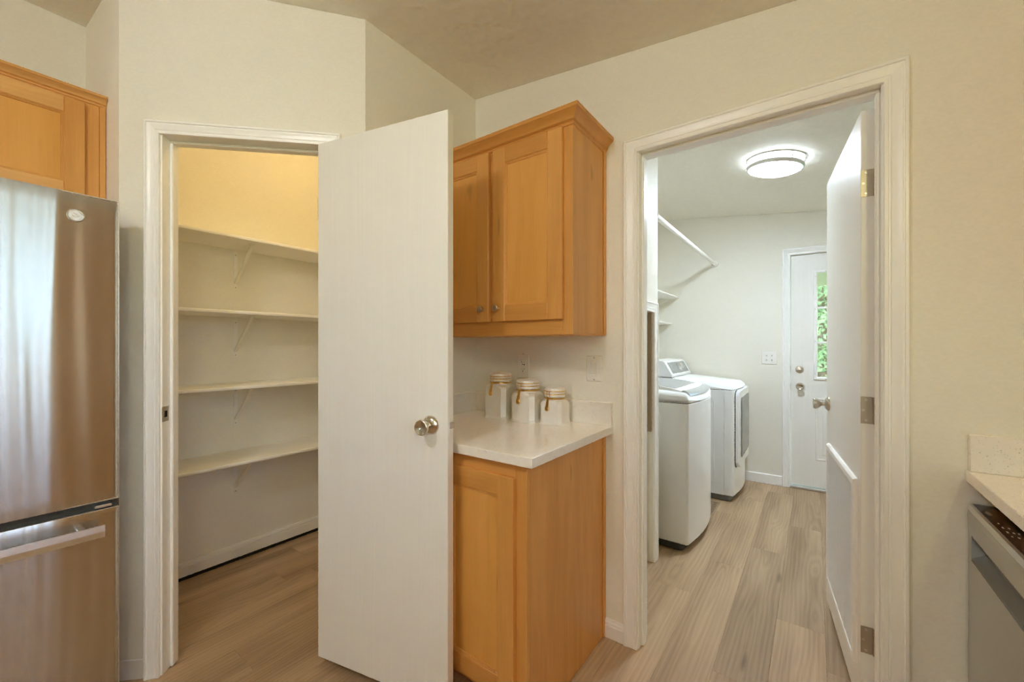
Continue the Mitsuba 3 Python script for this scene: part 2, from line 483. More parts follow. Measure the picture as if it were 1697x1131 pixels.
def knob_meshes():
    rose = lathe([(0, 0), (.0325, 0), (.0325, .003), (.030, .008), (.024, .0135), (.015, .0165), (0.0, .0165)], 48)
    neck = [(0.0, .016), (.0105, .016), (.0100, .026), (.0115, .030), (.0185, .036), (.0245, .046), (.0262, .054), (.0255, .059), (.0235, .0605), (.0205, .0590), (.012, .0545), (.004, .0525), (0, .0522)]
    return rose, lathe(neck, 48)


ROSE, KNOB = knob_meshes()


def door_knob(parent, c, d, name='door_knob'):
    M = axis_m(c, d)
    k = put(parent + '__' + name, moved(KNOB, M), 'nickel', smooth=40, label='round tulip-shaped nickel knob')
    put(k + '__rose', moved(ROSE, M), 'nickel', smooth=40)
    return k


# pantry door (door_1): hinged at the right jamb, swung right round in front of the base cabinet
P1 = np.array([-1.579, .8634, 0.0]); E1 = np.array([.9764, .2160, 0.0]); E1 /= np.linalg.norm(E1)
N1 = np.array([E1[1], -E1[0], 0.0])          # towards the camera
W1, TH = 0.600, 0.035
M1 = frame_m(P1, E1, -N1, [0, 0, 1])         # local x along leaf, y = away from viewer, z up
put('door_1__leaf', moved(bx(0, W1, 0, TH, .034, 2.055, .0015), M1), 'paint_door', smooth=False)
note('door_1', 'flat white pantry door standing open in front of the wooden cabinets', 'door', 'structure')
door_knob('door_1', P1 + E1 * (W1 - .068) + np.array([0, 0, .988]), N1)
door_knob('door_1', P1 + E1 * (W1 - .068) - N1 * TH + np.array([0, 0, .988]), -N1)
put('door_1__latch_plate', moved(bx(W1 - .0005, W1 + .0012, .006, .029, .960, 1.016, .0005), M1), 'paint_door', smooth=False)
lt = loft([P1 + E1 * (W1 + .001) - N1 * q + np.array([0, 0, z]) for q, z in ((.011, .977), (.025, .977), (.025, .999), (.011, .999))],
          [P1 + E1 * (W1 + .010) - N1 * q + np.array([0, 0, z]) for q, z in ((.020, .979), (.025, .979), (.025, .997), (.020, .997))])
put('door_1__latch', lt, 'nickel_dull', smooth=False, label='nickel latch bolt')


def hinge(parent, o, s, t, z, side=1):
    """o: hinge line; s: direction of the plate away from the pin; t: plate normal."""
    o, s, t = (np.asarray(q, float) for q in (o, s, t))
    M = frame_m(o, s, [0, 0, 1], t)
    k = put(parent + '__hinge', fixinv(moved(bx(.004, .036, z - .0445, z + .0445, -.0006, .0014, .0004), M)), 'nickel_dull', smooth=False, label='brushed nickel butt hinge')
    for q, (a, b) in enumerate(((.022, .034), (.029, 0.0), (.022, -.034))):
        put(k + '__screw', disc_cyl(o + s * a + np.array([0, 0, z + b]) + t * .0012, t, .0042, .0010, 14, .0005), 'steel_plain', smooth=30)
    kn = [disc_cyl(o + t * .004 + np.array([0, 0, z - .0445 + j * .0178]), (0, 0, 1), .0055, .0168, 16, .0006) for j in range(5)]
    put(k + '__knuckle', cat(*kn), 'nickel_dull', smooth=30)


for z in (.28, 1.05, 1.80):
    hinge('door_1', P1 - N1 * (TH + .001), N1, -E1, z)

# laundry door (door_2) opened into the laundry
P2 = np.array([.1615, 1.797, 0.0]); E2 = np.array([-.104, .9945, 0.0]); E2 /= np.linalg.norm(E2)
N2 = np.array([-E2[1], E2[0], 0.0])          # visible face normal (to the left)
W2 = 0.725
M2 = frame_m(P2, E2, N2, [0, 0, 1])          # local y: from the back face (0) to the visible face (TH)
put('door_2__leaf', fixinv(moved(bx(0, W2, 0, TH + .001, .030, 2.040, .0015), M2)), 'paint_door', smooth=False)
note('door_2', 'white laundry door opened inwards with nickel hinges on its edge and a louvred vent', 'door', 'structure')
F2 = P2 + N2 * (TH + .001)
for z in (1.797, 1.046, .286):
    hinge('door_2', P2 + N2 * .001 - E2 * .0005, N2, -E2, z)
door_knob('door_2', F2 + E2 * (W2 - .065) + np.array([0, 0, .985]), N2)
door_knob('door_2', P2 + E2 * (W2 - .065) + np.array([0, 0, .985]), -N2)
# return-air vent: frame, 4 columns between mullions, louvres
V0, V1, VZ0, VZ1, VT = .050, .650, .163, .803, .013
FV = frame_m(F2, E2, N2, [0, 0, 1])
fr = [(0, 0), (0, .006), (.006, VT), (.026, VT), (.028, .008), (.028, 0)]


def vloc(a, w, z):
    return F2 + E2 * a + N2 * w + np.array([0, 0, z])


rings = []
for cx_, cz_, sx, sz in ((V0, VZ0, 1, 1), (V1, VZ0, -1, 1), (V1, VZ1, -1, -1), (V0, VZ1, 1, -1)):
    rings.append([vloc(cx_ + sx * u, w, cz_ + sz * u) for u, w in fr])
parts = [loft(rings[i], rings[(i + 1) % 4]) for i in range(4)]
put('door_2__vent_frame', cat(*parts), 'paint_trim', smooth=25, label='white stamped vent frame')
put('door_2__vent_frame__back_plate', fixinv(moved(bx(V0 + .02, V1 - .02, .0004, .0015, VZ0 + .02, VZ1 - .02, 0), FV)), 'vent_back', smooth=False)
nl = 68
pitch = (VZ1 - VZ0 - .056) / nl
LP = ((.0112, .0044), (.0112, .0), (.0040, -.0042), (.0040, -.0033), (.0103, .0008), (.0103, .0044))
lv = loft([(V0 + .027, q, z) for q, z in LP], [(V1 - .027, q, z) for q, z in LP])
lv = fixinv(moved(lv, FV))
lv_d = mikit.ply(lv, 'paint_trim', smooth=False)
for i in range(nl):
    k = 'door_2__vent_frame__louver' + (f'_{i:03d}' if i else '')
    scene[k] = {**lv_d, 'to_world': T4().translate([0, 0, VZ0 + .028 + i * pitch + .0006])}
vw = (V1 - V0 - .056) / 4
for i in range(5):
    xm = V0 + .028 + i * vw
    put('door_2__vent_frame__mullion', fixinv(moved(bx(xm - .0030, xm + .0030, .0015, .0124, VZ0 + .028, VZ1 - .028, .0005), FV)), 'paint_trim', smooth=False)

# outside door (door_3)
X30, X31, Y3 = -0.166, 0.744, YB + .022
GL0, GL1, GZ0, GZ1 = .022, .556, .985, 1.886
leafP = Polygon([(X30, .030), (X31, .030), (X31, 2.056), (X30, 2.056)]).difference(sbox(GL0 - .012, GZ0 - .012, GL1 + .012, GZ1 + .012))
M3 = frame_m((0, Y3, 0), [1, 0, 0], [0, 0, 1], [0, 1, 0])
put('door_3__leaf', fixinv(moved(extrude(leafP, .042), M3)), 'paint_door', smooth=False)
note('door_3', 'white outside door with a nine-pane window at the end of the laundry room', 'door', 'structure')
fr3 = [(-.026, 0), (-.026, .006), (-.020, .012), (-.008, .014), (0, .010), (.002, .0), (.002, -.03), (-.012, -.03), (-.012, 0)]
rings = []
for cx_, cz_, sx, sz in ((GL0, GZ0, 1, 1), (GL1, GZ0, -1, 1), (GL1, GZ1, -1, -1), (GL0, GZ1, 1, -1)):
    rings.append([(cx_ + sx * u, Y3 - w, cz_ + sz * u) for u, w in fr3])
put('door_3__window_frame', cat(*[loft(rings[i], rings[(i + 1) % 4]) for i in range(4)]), 'paint_trim', smooth=25)
for i in range(3):
    for j in range(3):
        gw, gh = (GL1 - GL0) / 3, (GZ1 - GZ0) / 3
        pm = trimesh.Trimesh([[GL0 + i * gw, Y3 + .016, GZ0 + j * gh], [GL0 + (i + 1) * gw, Y3 + .016, GZ0 + j * gh], [GL0 + (i + 1) * gw, Y3 + .016, GZ0 + (j + 1) * gh], [GL0 + i * gw, Y3 + .016, GZ0 + (j + 1) * gh]], [[0, 1, 2], [0, 2, 3]], process=False)
        put('door_3__window_frame__pane', pm, 'pane', smooth=False)
for i in (1, 2):
    xm = GL0 + (GL1 - GL0) * i / 3
    put('door_3__window_frame__muntin', bx(xm - .009, xm + .009, Y3 + .002, Y3 + .014, GZ0, GZ1, .003), 'paint_trim', smooth=False)
    zm = GZ0 + (GZ1 - GZ0) * i / 3
    put('door_3__window_frame__muntin', bx(GL0, GL1, Y3 + .003, Y3 + .015, zm - .009, zm + .009, .003), 'paint_trim', smooth=False)
for q in range(4):
    zs = GZ0 + .03 + q * (GZ1 - GZ0 - .06) / 3
    put('door_3__window_frame__screw', disc_cyl((GL0 - .014, Y3 - .0125, zs), (0, -1, 0), .004, .0012, 12), 'nickel_dull')
for zs in (GZ0 - .014, GZ1 + .014):
    put('door_3__window_frame__screw', disc_cyl((GL0 + .06, Y3 - .0125, zs), (0, -1, 0), .004, .0012, 12), 'nickel_dull')
# raised lower panel (embossed moulding ring and field)
for pa, pb in ((.008, .265), (.313, .570)):
    rings = []
    pf = [(0, 0), (.004, .004), (.012, .005), (.022, -.0005), (.022, -.002), (0, -.002)]
    for cx_, cz_, sx, sz in ((pa, .262, 1, 1), (pb, .262, -1, 1), (pb, .806, -1, -1), (pa, .806, 1, -1)):
        rings.append([(cx_ + sx * u, Y3 - w, cz_ + sz * u) for u, w in pf])
    put('door_3__panel_moulding', cat(*[loft(rings[i], rings[(i + 1) % 4]) for i in range(4)]), 'paint_door', smooth=25)
    fz = hull([(pa + .045, Y3 + .001, .307), (pb - .045, Y3 + .001, .307), (pa + .045, Y3 + .001, .761), (pb - .045, Y3 + .001, .761),
               (pa + .060, Y3 - .006, .322), (pb - .060, Y3 - .006, .322), (pa + .060, Y3 - .006, .746), (pb - .060, Y3 - .006, .746)])
    put('door_3__raised_panel', fz, 'paint_door', smooth=False)
door_knob('door_3', (-.099, Y3, .900), (0, -1, 0))
db = lathe([(0, 0), (.032, 0), (.032, .004), (.028, .011), (.018, .014), (0, .014)], 40)
k = put('door_3__deadbolt', moved(db, axis_m((-.103, Y3, 1.048), (0, -1, 0))), 'nickel', smooth=40, label='round nickel deadbolt')
put(k + '__thumb_turn', moved(rbox(-.019, .019, -.005, .005, .012, .026, .0045, 10), axis_m((-.103, Y3, 1.048), (0, -1, 0))), 'nickel', smooth=40)
put('door_3__threshold', bx(-.186, .764, YB - .005, YB + .10, .002, .022, .003), 'sill_metal', smooth=False)
for a, b in ((-.188, X30 - .003), (X31 + .003, .766)):
    put('trim_3__jamb', bx(a + .0005, b, YB - .001, YB + .115, .023, 2.058), 'paint_trim', smooth=False)
put('trim_3__head_jamb', bx(-.1875, .7655, YB - .001, YB + .115, 2.059, 2.0745), 'paint_trim', smooth=False)
for z in (.90, 1.048):
    put('trim_3__strike_plate', bx(X30 - .0042, X30 - .0018, Y3 - .024, Y3 + .02, z - .028, z + .028, .0005), 'nickel_dull', smooth=False)

# ------------------------------------------------------------------ cabinets


def cab_door(parent, o, s, n, w, h, knob=None, panel='maple_panel', rail='maple_rail_long', stile_w=.064, rail_w=.066, th=.019):
    """o: lower-left corner of the door on the cabinet's face, s across, n out."""
    o, s, n = (np.asarray(q, float) for q in (o, s, n))
    M = frame_m(o, s, [0, 0, 1], n)
    d = parent
    for a in (0, w - stile_w):
        put(d + '__stile', fixinv(moved(bx(a, a + stile_w, 0, h, .001, th, .002), M)), 'maple_vertical', smooth=False)
    for a in (0, h - rail_w):
        put(d + '__rail', fixinv(moved(bx(stile_w + .0002, w - stile_w - .0002, a, a + rail_w, .001, th - .0003, .002), M)), rail, smooth=False)
    pr = [(0, .006), (0, th - .0035), (.0025, th - .0035), (.004, th - .0055), (.0075, th - .0055), (.0095, th - .0095), (.0095, .006)]
    rings = []
    for cx_, cz_, sx, sz in ((stile_w, rail_w, 1, 1), (w - stile_w, rail_w, -1, 1), (w - stile_w, h - rail_w, -1, -1), (stile_w, h - rail_w, 1, -1)):
        rings.append([o + s * (cx_ + sx * u) + n * q + np.array([0, 0, cz_ + sz * u]) for u, q in pr])
    put(d + '__bead', cat(*[loft(rings[i], rings[(i + 1) % 4]) for i in range(4)]), 'maple_vertical', smooth=25)
    put(d + '__panel', fixinv(moved(bx(stile_w + .002, w - stile_w - .002, rail_w + .002, h - rail_w - .002, .003, th - .0092, .0), M)), panel, smooth=False)
    if knob is not None:
        kp = lathe([(0, 0), (.0085, 0), (.0075, .004), (.0055, .010), (.0065, .014), (.0125, .0175), (.0148, .0215), (.0142, .0255), (.011, .0280), (0, .0290)], 28)
        put(d + '__knob', moved(kp, axis_m(o + s * knob[0] + n * th + np.array([0, 0, knob[1]]), n)), 'nickel', smooth=40, label='small round nickel knob')


CROWN = [(0, 0), (.0, .004), (.004, .006), (.006, .012), (.0045, .016), (.010, .020), (.013, .022), (.016, .030), (.024, .041), (.034, .049), (.038, .051), (.038, .056), (.040, .060), (.040, .064), (0, .064)]


def crown(key, pts, m, closed=False):
    """pts: list of (xy point on the cabinet face, outward xy mitre vector)."""
    rings = [[(p[0] + q[0] * u, p[1] + q[1] * u, p[2] + z) for u, z in CROWN] for p, q in pts]
    put(key, loft(*rings), m, smooth=25)


# upper cabinet on the back wall
UX0, UX1, UY, UZ0, UZ1 = XC + .002, -0.733, 1.389, 1.302, 2.110
U = 'wall_cabinet'
put(U + '__carcass', cat(bx(UX1 - .018, UX1, UY + .019, D - .001, UZ0 + .006, UZ1, .001), bx(UX0, UX0 + .018, UY + .019, D - .001, UZ0 + .006, UZ1, .001),
                         bx(UX0 + .018, UX1 - .018, UY + .019, D - .001, UZ0 + .012, UZ0 + .030, .001), bx(UX0, UX1, UY + .019, D - .001, UZ1 - .018, UZ1, .001),
                         bx(UX0, UX1, D - .008, D - .001, UZ0 + .01, UZ1, .001)), 'maple_vertical', smooth=False)
for q in (bx(UX1 - .044, UX1 + .001, UY, UY + .019, UZ0, UZ1, .0015), bx(UX0, UX0 + .044, UY, UY + .019, UZ0, UZ1, .0015), bx(-1.140, -1.096, UY, UY + .019, UZ0 + .0762, UZ1 - .0502, .001)):
    put(U + '__face_stile', q, 'maple_vertical', smooth=False)
put(U + '__bottom_rail', bx(UX0 + .044, UX1 - .044, UY, UY + .0188, UZ0, UZ0 + .076, .0015), 'maple_rail_long', smooth=False)
put(U + '__top_rail', bx(UX0 + .044, UX1 - .044, UY, UY + .0188, UZ1 - .05, UZ1, .0015), 'maple_rail_long', smooth=False)
put(U + '__scribe_strip', bx(UX1, UX1 + .006, D - .022, D - .001, UZ0 + .004, UZ1 - .001, .0015), 'maple_vertical', smooth=False)
put(U + '__bottom_edge', bx(UX0, UX1 + .002, UY + .020, D - .001, UZ0 + .0005, UZ0 + .006, .001), 'maple_rail_long', smooth=False)
cab_door(U + '__door', (-1.105, UY, 1.361), (1, 0, 0), (0, -1, 0), .336, .728, knob=(.030, .055))
cab_door(U + '__door_001', (-1.464, UY, 1.361), (1, 0, 0), (0, -1, 0), .336, .728, knob=(.306, .055))
crown(U + '__crown_moulding', [((UX0, UY, 2.088), (0, -1)), ((UX1, UY, 2.088), (1, -1)), ((UX1, D - .001, 2.088), (1, 0))], 'maple_rail_long')
note(U, 'maple wall cabinet with two panelled doors and crown moulding above the counter', 'cabinet')

# base cabinet
BX0, BX1, BY = XC + .002, -0.736, 1.086
B = 'base_cabinet'
put(B + '__carcass', cat(bx(BX1 - .018, BX1, BY + .019, D - .001, .0015, .881, .001), bx(BX0, BX0 + .018, BY + .019, D - .001, .0015, .881, .001), bx(BX0, BX1 - .018, D - .012, D - .001, .01, .881, 0),
                         bx(BX0 + .018, BX1 - .018, BY + .02, D - .012, .10, .118, 0)), 'maple_vertical', smooth=False)
put(B + '__toe_kick', bx(BX0 + .02, BX1 - .018, BY + .075, BY + .09, .001, .10, .001), 'maple_rail_long', smooth=False)
for q in (bx(BX1 - .044, BX1 + .0005, BY, BY + .019, .090, .881, .0015), bx(BX0, BX0 + .044, BY, BY + .019, .090, .881, .0015)):
    put(B + '__face_stile', q, 'maple_vertical', smooth=False)
put(B + '__top_rail', bx(BX0 + .044, BX1 - .044, BY, BY + .0188, .825, .881, .0015), 'maple_rail_long', smooth=False)
put(B + '__bottom_rail', bx(BX0 + .044, BX1 - .044, BY, BY + .0188, .090, .130, .0015), 'maple_rail_long', smooth=False)
put(B + '__scribe_strip', bx(BX1, BX1 + .007, D - .024, D - .001, .0015, .880, .0015), 'maple_vertical', smooth=False)
cab_door(B + '__door', (-1.112, BY, .108), (1, 0, 0), (0, -1, 0), .336, .726)
cab_door(B + '__door_001', (-1.464, BY, .108), (1, 0, 0), (0, -1, 0), .336, .726)
note(B, 'maple base cabinet with a plain side panel under the white counter by the laundry doorway', 'cabinet')

# worktop with backsplash
C = 'countertop'
put(C + '__slab', bx(XC + .001, -0.6956, 1.053, D - .001, .882, .9145, .002), 'quartz', smooth=False)
put(C + '__backsplash', bx(XC + .0205, -0.6975, D - .0195, D - .0005, .9148, 1.014, .0015), 'quartz', smooth=False)
put(C + '__backsplash', bx(XC + .0005, XC + .0195, 1.056, D - .0005, .9148, 1.014, .0015), 'quartz', smooth=False)
note(C, 'speckled off-white quartz worktop with low backsplash carrying three canisters', 'countertop')

# over-fridge cabinet
OX, OZ1 = -2.312, 2.224
O = 'fridge_top_cabinet'
OY0, OY1 = -0.56, RET_Y - .002
put(O + '__carcass', bx(XL + .001, OX - .019, OY0, OY1, 1.80, OZ1, .001), 'maple_vertical', smooth=False)
for q in (bx(OX - .0188, OX, OY1 - .085, OY1 - .0185, 1.80, OZ1, .0012), bx(OX - .0188, OX, OY0, OY0 + .045, 1.80, OZ1, .0012)):
    put(O + '__face_stile', q, 'maple_vertical', smooth=False)
for q in (bx(OX - .0188, OX, OY0 + .0455, OY1 - .0855, 1.80, 1.84, .0012), bx(OX - .0188, OX, OY0 + .0455, OY1 - .0855, OZ1 - .045, OZ1, .0012)):
    put(O + '__face_rail', q, 'maple_rail_deep', smooth=False)
put(O + '__filler_strip', bx(OX - .0188, OX + .002, OY1 - .018, OY1, 1.80, OZ1, .0015), 'maple_vertical', smooth=False)
cab_door(O + '__door', (OX, -.112, 1.826), (0, 1, 0), (1, 0, 0), .430, .380, rail='maple_rail_deep', rail_w=.058, stile_w=.056)
cab_door(O + '__door_001', (OX, -.546, 1.826), (0, 1, 0), (1, 0, 0), .430, .380, rail='maple_rail_deep', rail_w=.058, stile_w=.056)
OCR = [(u * .85, z * .62) for u, z in CROWN]
rings = [[(OX + u, y, 2.214 + z) for u, z in OCR] for y in (OY0, OY1)]
put(O + '__crown_moulding', loft(*rings), 'maple_rail_deep', smooth=25)
note(O, 'maple cabinet with crown moulding above the stainless steel refrigerator', 'cabinet')

# ------------------------------------------------------------------ refrigerator


def steel_sheet(y0, y1, z0, z1, xf, depth, wav, seed, bow=.006):
    """front door: slightly bowed and rippled in y so reflections run in wavy stripes."""
    ny, nz = 110, 46
    rnd = np.random.RandomState(seed)
    ys, zs = np.linspace(0, 1, ny), np.linspace(0, 1, nz)
    Y, Z = np.meshgrid(ys, zs, indexing='ij')
    yy, zz = y0 + Y * (y1 - y0), z0 + Z * (z1 - z0)
    edge = np.minimum(np.minimum(yy - y0, y1 - yy), np.minimum(zz - z0, z1 - zz))
    fall = np.clip(edge / .006, 0, 1)
    X = xf - bow * (2 * Y - 1) ** 2
    P = np.stack([yy * 24 + .25 * np.sin(zz * 3.0 + seed), zz * .9, 0 * yy + seed], -1)
    X = X + wav * (meshkit.fbm(P, 2, seed) - .5)
    X = X - .004 * (1 - np.sqrt(1 - (1 - fall) ** 2))
    front = np.stack([X, yy, zz], -1).reshape(-1, 3)
    idx = np.arange(ny * nz).reshape(ny, nz)
    f = np.stack([idx[:-1, :-1], idx[1:, :-1], idx[1:, 1:], idx[:-1, 1:]], -1).reshape(-1, 4)
    tri = np.vstack([f[:, [0, 1, 2]], f[:, [0, 2, 3]]])
    uv = np.stack([(yy), (zz)], -1).reshape(-1, 2)
    return trimesh.Trimesh(front, tri, process=False), uv


FX, FY0, FY1 = -1.932, -0.49, 0.3515
Rf = 'refrigerator'
put(Rf + '__body', bx(XL + .03, FX - .062, FY0 + .004, FY1 - .004, .03, 1.735, .004), 'steel_dark', smooth=False)
for (nm, z0, z1, sd) in (('fresh_food_door', .734, 1.757, 4), ('freezer_drawer', .075, .707, 9)):
    k = put(Rf + '__' + nm, bx(FX - .058, FX - .0105, FY0, FY1, z0, z1, .003), 'steel_plain', smooth=False)
    sh, uv = steel_sheet(FY0, FY1, z0, z1, FX, .05, .0015, sd)
    put(k + '__front_skin', sh, 'steel_door', smooth=True, uv=uv, label='brushed stainless steel skin')
    put(k + '__edge_band', cat(bx(FX - .012, FX - .006, FY1 - .0035, FY1 + .0004, z0, z1, .001), bx(FX - .012, FX - .006, FY0, FY1, z1 - .003, z1 + .0004, .001), bx(FX - .012, FX - .006, FY0, FY1, z0 - .0004, z0 + .003, .001)), 'steel_light', smooth=False)
put(Rf + '__gasket_gap', bx(FX - .07, FX - .030, FY0 + .006, FY1 - .006, .700, .742, .0), 'kick_black', smooth=False)
put(Rf + '__door_hinge', bx(FX - .045, FX - .006, FY1 - .060, FY1 - .018, .7125, .7215, .002), 'steel_light', smooth=False)
put(Rf + '__toe_grille', bx(FX - .12, FX - .075, FY0 + .01, FY1 - .01, .004, .068, .003), 'kick_black', smooth=False)
hb = loft(*[[(FX + a, y, z) for a, z in ((.040, .634), (.052, .632), (.0545, .651), (.052, .6705), (.040, .6685))] for y in (FY0 + .045, FY1 - .045)])
k = put(Rf + '__freezer_drawer__handle', hb, 'steel_light', smooth=False, label='flat satin steel bar handle')
put(Rf + '__freezer_drawer__handle_post', cat(bx(FX - .004, FX + .044, FY1 - .105, FY1 - .085, .638, .664, .002), bx(FX - .004, FX + .044, FY0 + .085, FY0 + .105, .638, .664, .002)), 'steel_plain', smooth=False)
hv = loft(*[[(FX + a, y, z) for a, y in ((.040, FY0 + .048), (.053, FY0 + .048), (.053, FY0 + .080), (.040, FY0 + .080))] for z in (.80, 1.45)])
put(Rf + '__fresh_food_door__handle', hv, 'steel_light', smooth=False)
# oval emblem with a scrolled monogram
ang = np.linspace(0, 2 * np.pi, 49)[:-1]
LX = FX + .0002
ov = [(LX, .247 + .0205 * math.cos(a), 1.682 + .0205 * math.sin(a)) for a in ang]
ov2 = [(LX + .0022, .247 + .0185 * math.cos(a), 1.682 + .0185 * math.sin(a)) for a in ang]
k = put(Rf + '__fresh_food_door__emblem', loft([(LX - .004, p[1], p[2]) for p in ov], ov, ov2), 'steel_light', smooth=30, label='round embossed emblem')
rim = tube([(LX + .0024, .247 + .0178 * math.cos(a), 1.682 + .0178 * math.sin(a)) for a in ang], .0009, 6, closed=True)
scr = []
for c0, r0, a0, a1 in ((-.0055, .0052, 40, 400), (.0052, .0052, 120, 430), (0, .010, 200, 340)):
    t = np.radians(np.linspace(a0, a1, 26))
    rr = r0 * np.linspace(1, .45, 26)
    scr.append(tube(np.stack([np.full(26, LX + .0026), .247 + c0 + rr * np.cos(t), 1.682 + .001 + rr * np.sin(t)], 1), .0008, 6))
for q in range(4):
    a = np.radians(45 + 90 * q + np.linspace(-28, 28, 9))
    scr.append(tube(np.stack([np.full(9, LX + .0026), .247 + .0138 * np.cos(a), 1.682 + .0138 * np.sin(a)], 1), .0008, 6))
put(Rf + '__fresh_food_door__emblem_relief', cat(rim, *scr), 'steel_plain', smooth=40)
note(Rf, 'stainless steel bottom-freezer refrigerator in the alcove beside the pantry', 'refrigerator')

# ------------------------------------------------------------------ pantry shelves


def bracket(key, o, n, s, L, Hh, m='paint_shelf'):
    """o: point on the wall under the shelf; n out from wall; s sideways."""
    o, n, s = (np.asarray(q, float) for q in (o, n, s))
    M = frame_m(o, s, n, [0, 0, 1])
    w = .0095
    a = bx(-w, w, .0006, .0022, -Hh, -.0005, .0004)
    b = bx(-w, w, .0006, L, -.0022, -.0005, .0004)
    br = loft([(x, y, z) for x, y, z in ((-w * .8, .003, -Hh + .045), (w * .8, .003, -Hh + .045), (w * .8, .003, -Hh + .030), (-w * .8, .003, -Hh + .030))],
              [(x, y, z) for x, y, z in ((-w * .8, L - .025, -.003), (w * .8, L - .025, -.003), (w * .8, L - .012, -.003), (-w * .8, L - .012, -.003))])
    k = put(key + '__bracket', fixinv(moved(cat(a, b, br), M)), m, smooth=False)
    for z in (-Hh + .012, -.030):
        put(k + '__screw', fixinv(moved(lathe([(0, 0), (.004, 0), (.003, .0012), (0, .0016)], 12), M @ frame_m((0, .0022, z), [1, 0, 0], [0, 0, -1], [0, 1, 0]))), 'nickel_dull')


def shelf(key, x0, x1, y0, y1, ztop, th, label, br=(), axis='x', L=.25, Hh=.232):
    r = .006
    pr = [(x0, ztop), (x1 - r, ztop)] + [(x1 - r + r * math.sin(t), ztop - r + r * math.cos(t)) for t in np.linspace(.2, math.pi / 2, 5)] + \
         [(x1 - r + r * math.cos(t), ztop - th + r - r * math.sin(t)) for t in np.linspace(0, math.pi / 2, 5)] + [(x0, ztop - th)]
    m = loft([(x, y0, z) for x, z in pr], [(x, y1, z) for x, z in pr])
    put(key + '__board', m, 'paint_shelf', smooth=35)
    for yb in br:
        bracket(key, (x0 - .0005, yb, ztop - th), (1, 0, 0), (0, 1, 0), L, Hh)


for i, (zt, lab) in enumerate(((1.838, 'top white pantry shelf lit warm from above'), (1.443, 'second white pantry shelf from the top'), (1.046, 'third white pantry shelf from the top'), (.648, 'lowest white pantry shelf'))):
    k = 'pantry_shelf' + (f'_{i:03d}' if i else '')
    shelf(k, XL + .0008, XL + .305, RET_Y + .095, D - .003, zt, .019, lab, br=(.997, 1.55), L=.245)
    note(k, lab, 'shelf', group='pantry shelves')
# pantry ceiling lamp
PLX, PLY = -2.02, 1.30
put('pantry_lamp__base', disc_cyl((PLX, PLY, ceil_z(PLX) - .030), (0, 0, 1), .065, .045, 32, .004), 'ceramic')
bulb = trimesh.creation.icosphere(subdivisions=3, radius=.038)
bulb.apply_translation((PLX, PLY, ceil_z(PLX) - .080))
put('pantry_lamp__bulb', bulb, 'ceramic', smooth=True, emitter={'type': 'area', 'radiance': rgb(*PANTRY_LAMP), 'sampling_weight': 1.2})
note('pantry_lamp', 'bare warm bulb in a lampholder on the pantry ceiling', 'lamp')

# ------------------------------------------------------------------ canisters


def octagon(w, c, z, seg=3):
    h = w / 2
    return np.array([(h, -h + c, z), (h, h - c, z), (h - c, h, z), (-h + c, h, z), (-h, h - c, z), (-h, -h + c, z), (-h + c, -h, z), (h - c, -h, z)])


def resample(ring, n=64):
    P = np.vstack([ring, ring[:1]])
    a = np.linspace(0, 2 * np.pi, n, endpoint=False) + np.pi / 8 * 0
    out = []
    poly = P
    for t in a:
        d = np.array([math.cos(t), math.sin(t)])
        best = 0
        for p, q in zip(poly[:-1], poly[1:]):
            A = np.array([[d[0], -(q - p)[0]], [d[1], -(q - p)[1]]])
            if abs(np.linalg.det(A)) < 1e-12: continue
            u, v = np.linalg.solve(A, p[:2])
            if -1e-9 <= v <= 1 + 1e-9 and u > 0: best = max(best, u)
        out.append((d[0] * best, d[1] * best, ring[0][2]))
    out = np.array(out)
    for q in ring:
        out[np.argmin(np.linalg.norm(out - q, axis=1))] = q
    return out


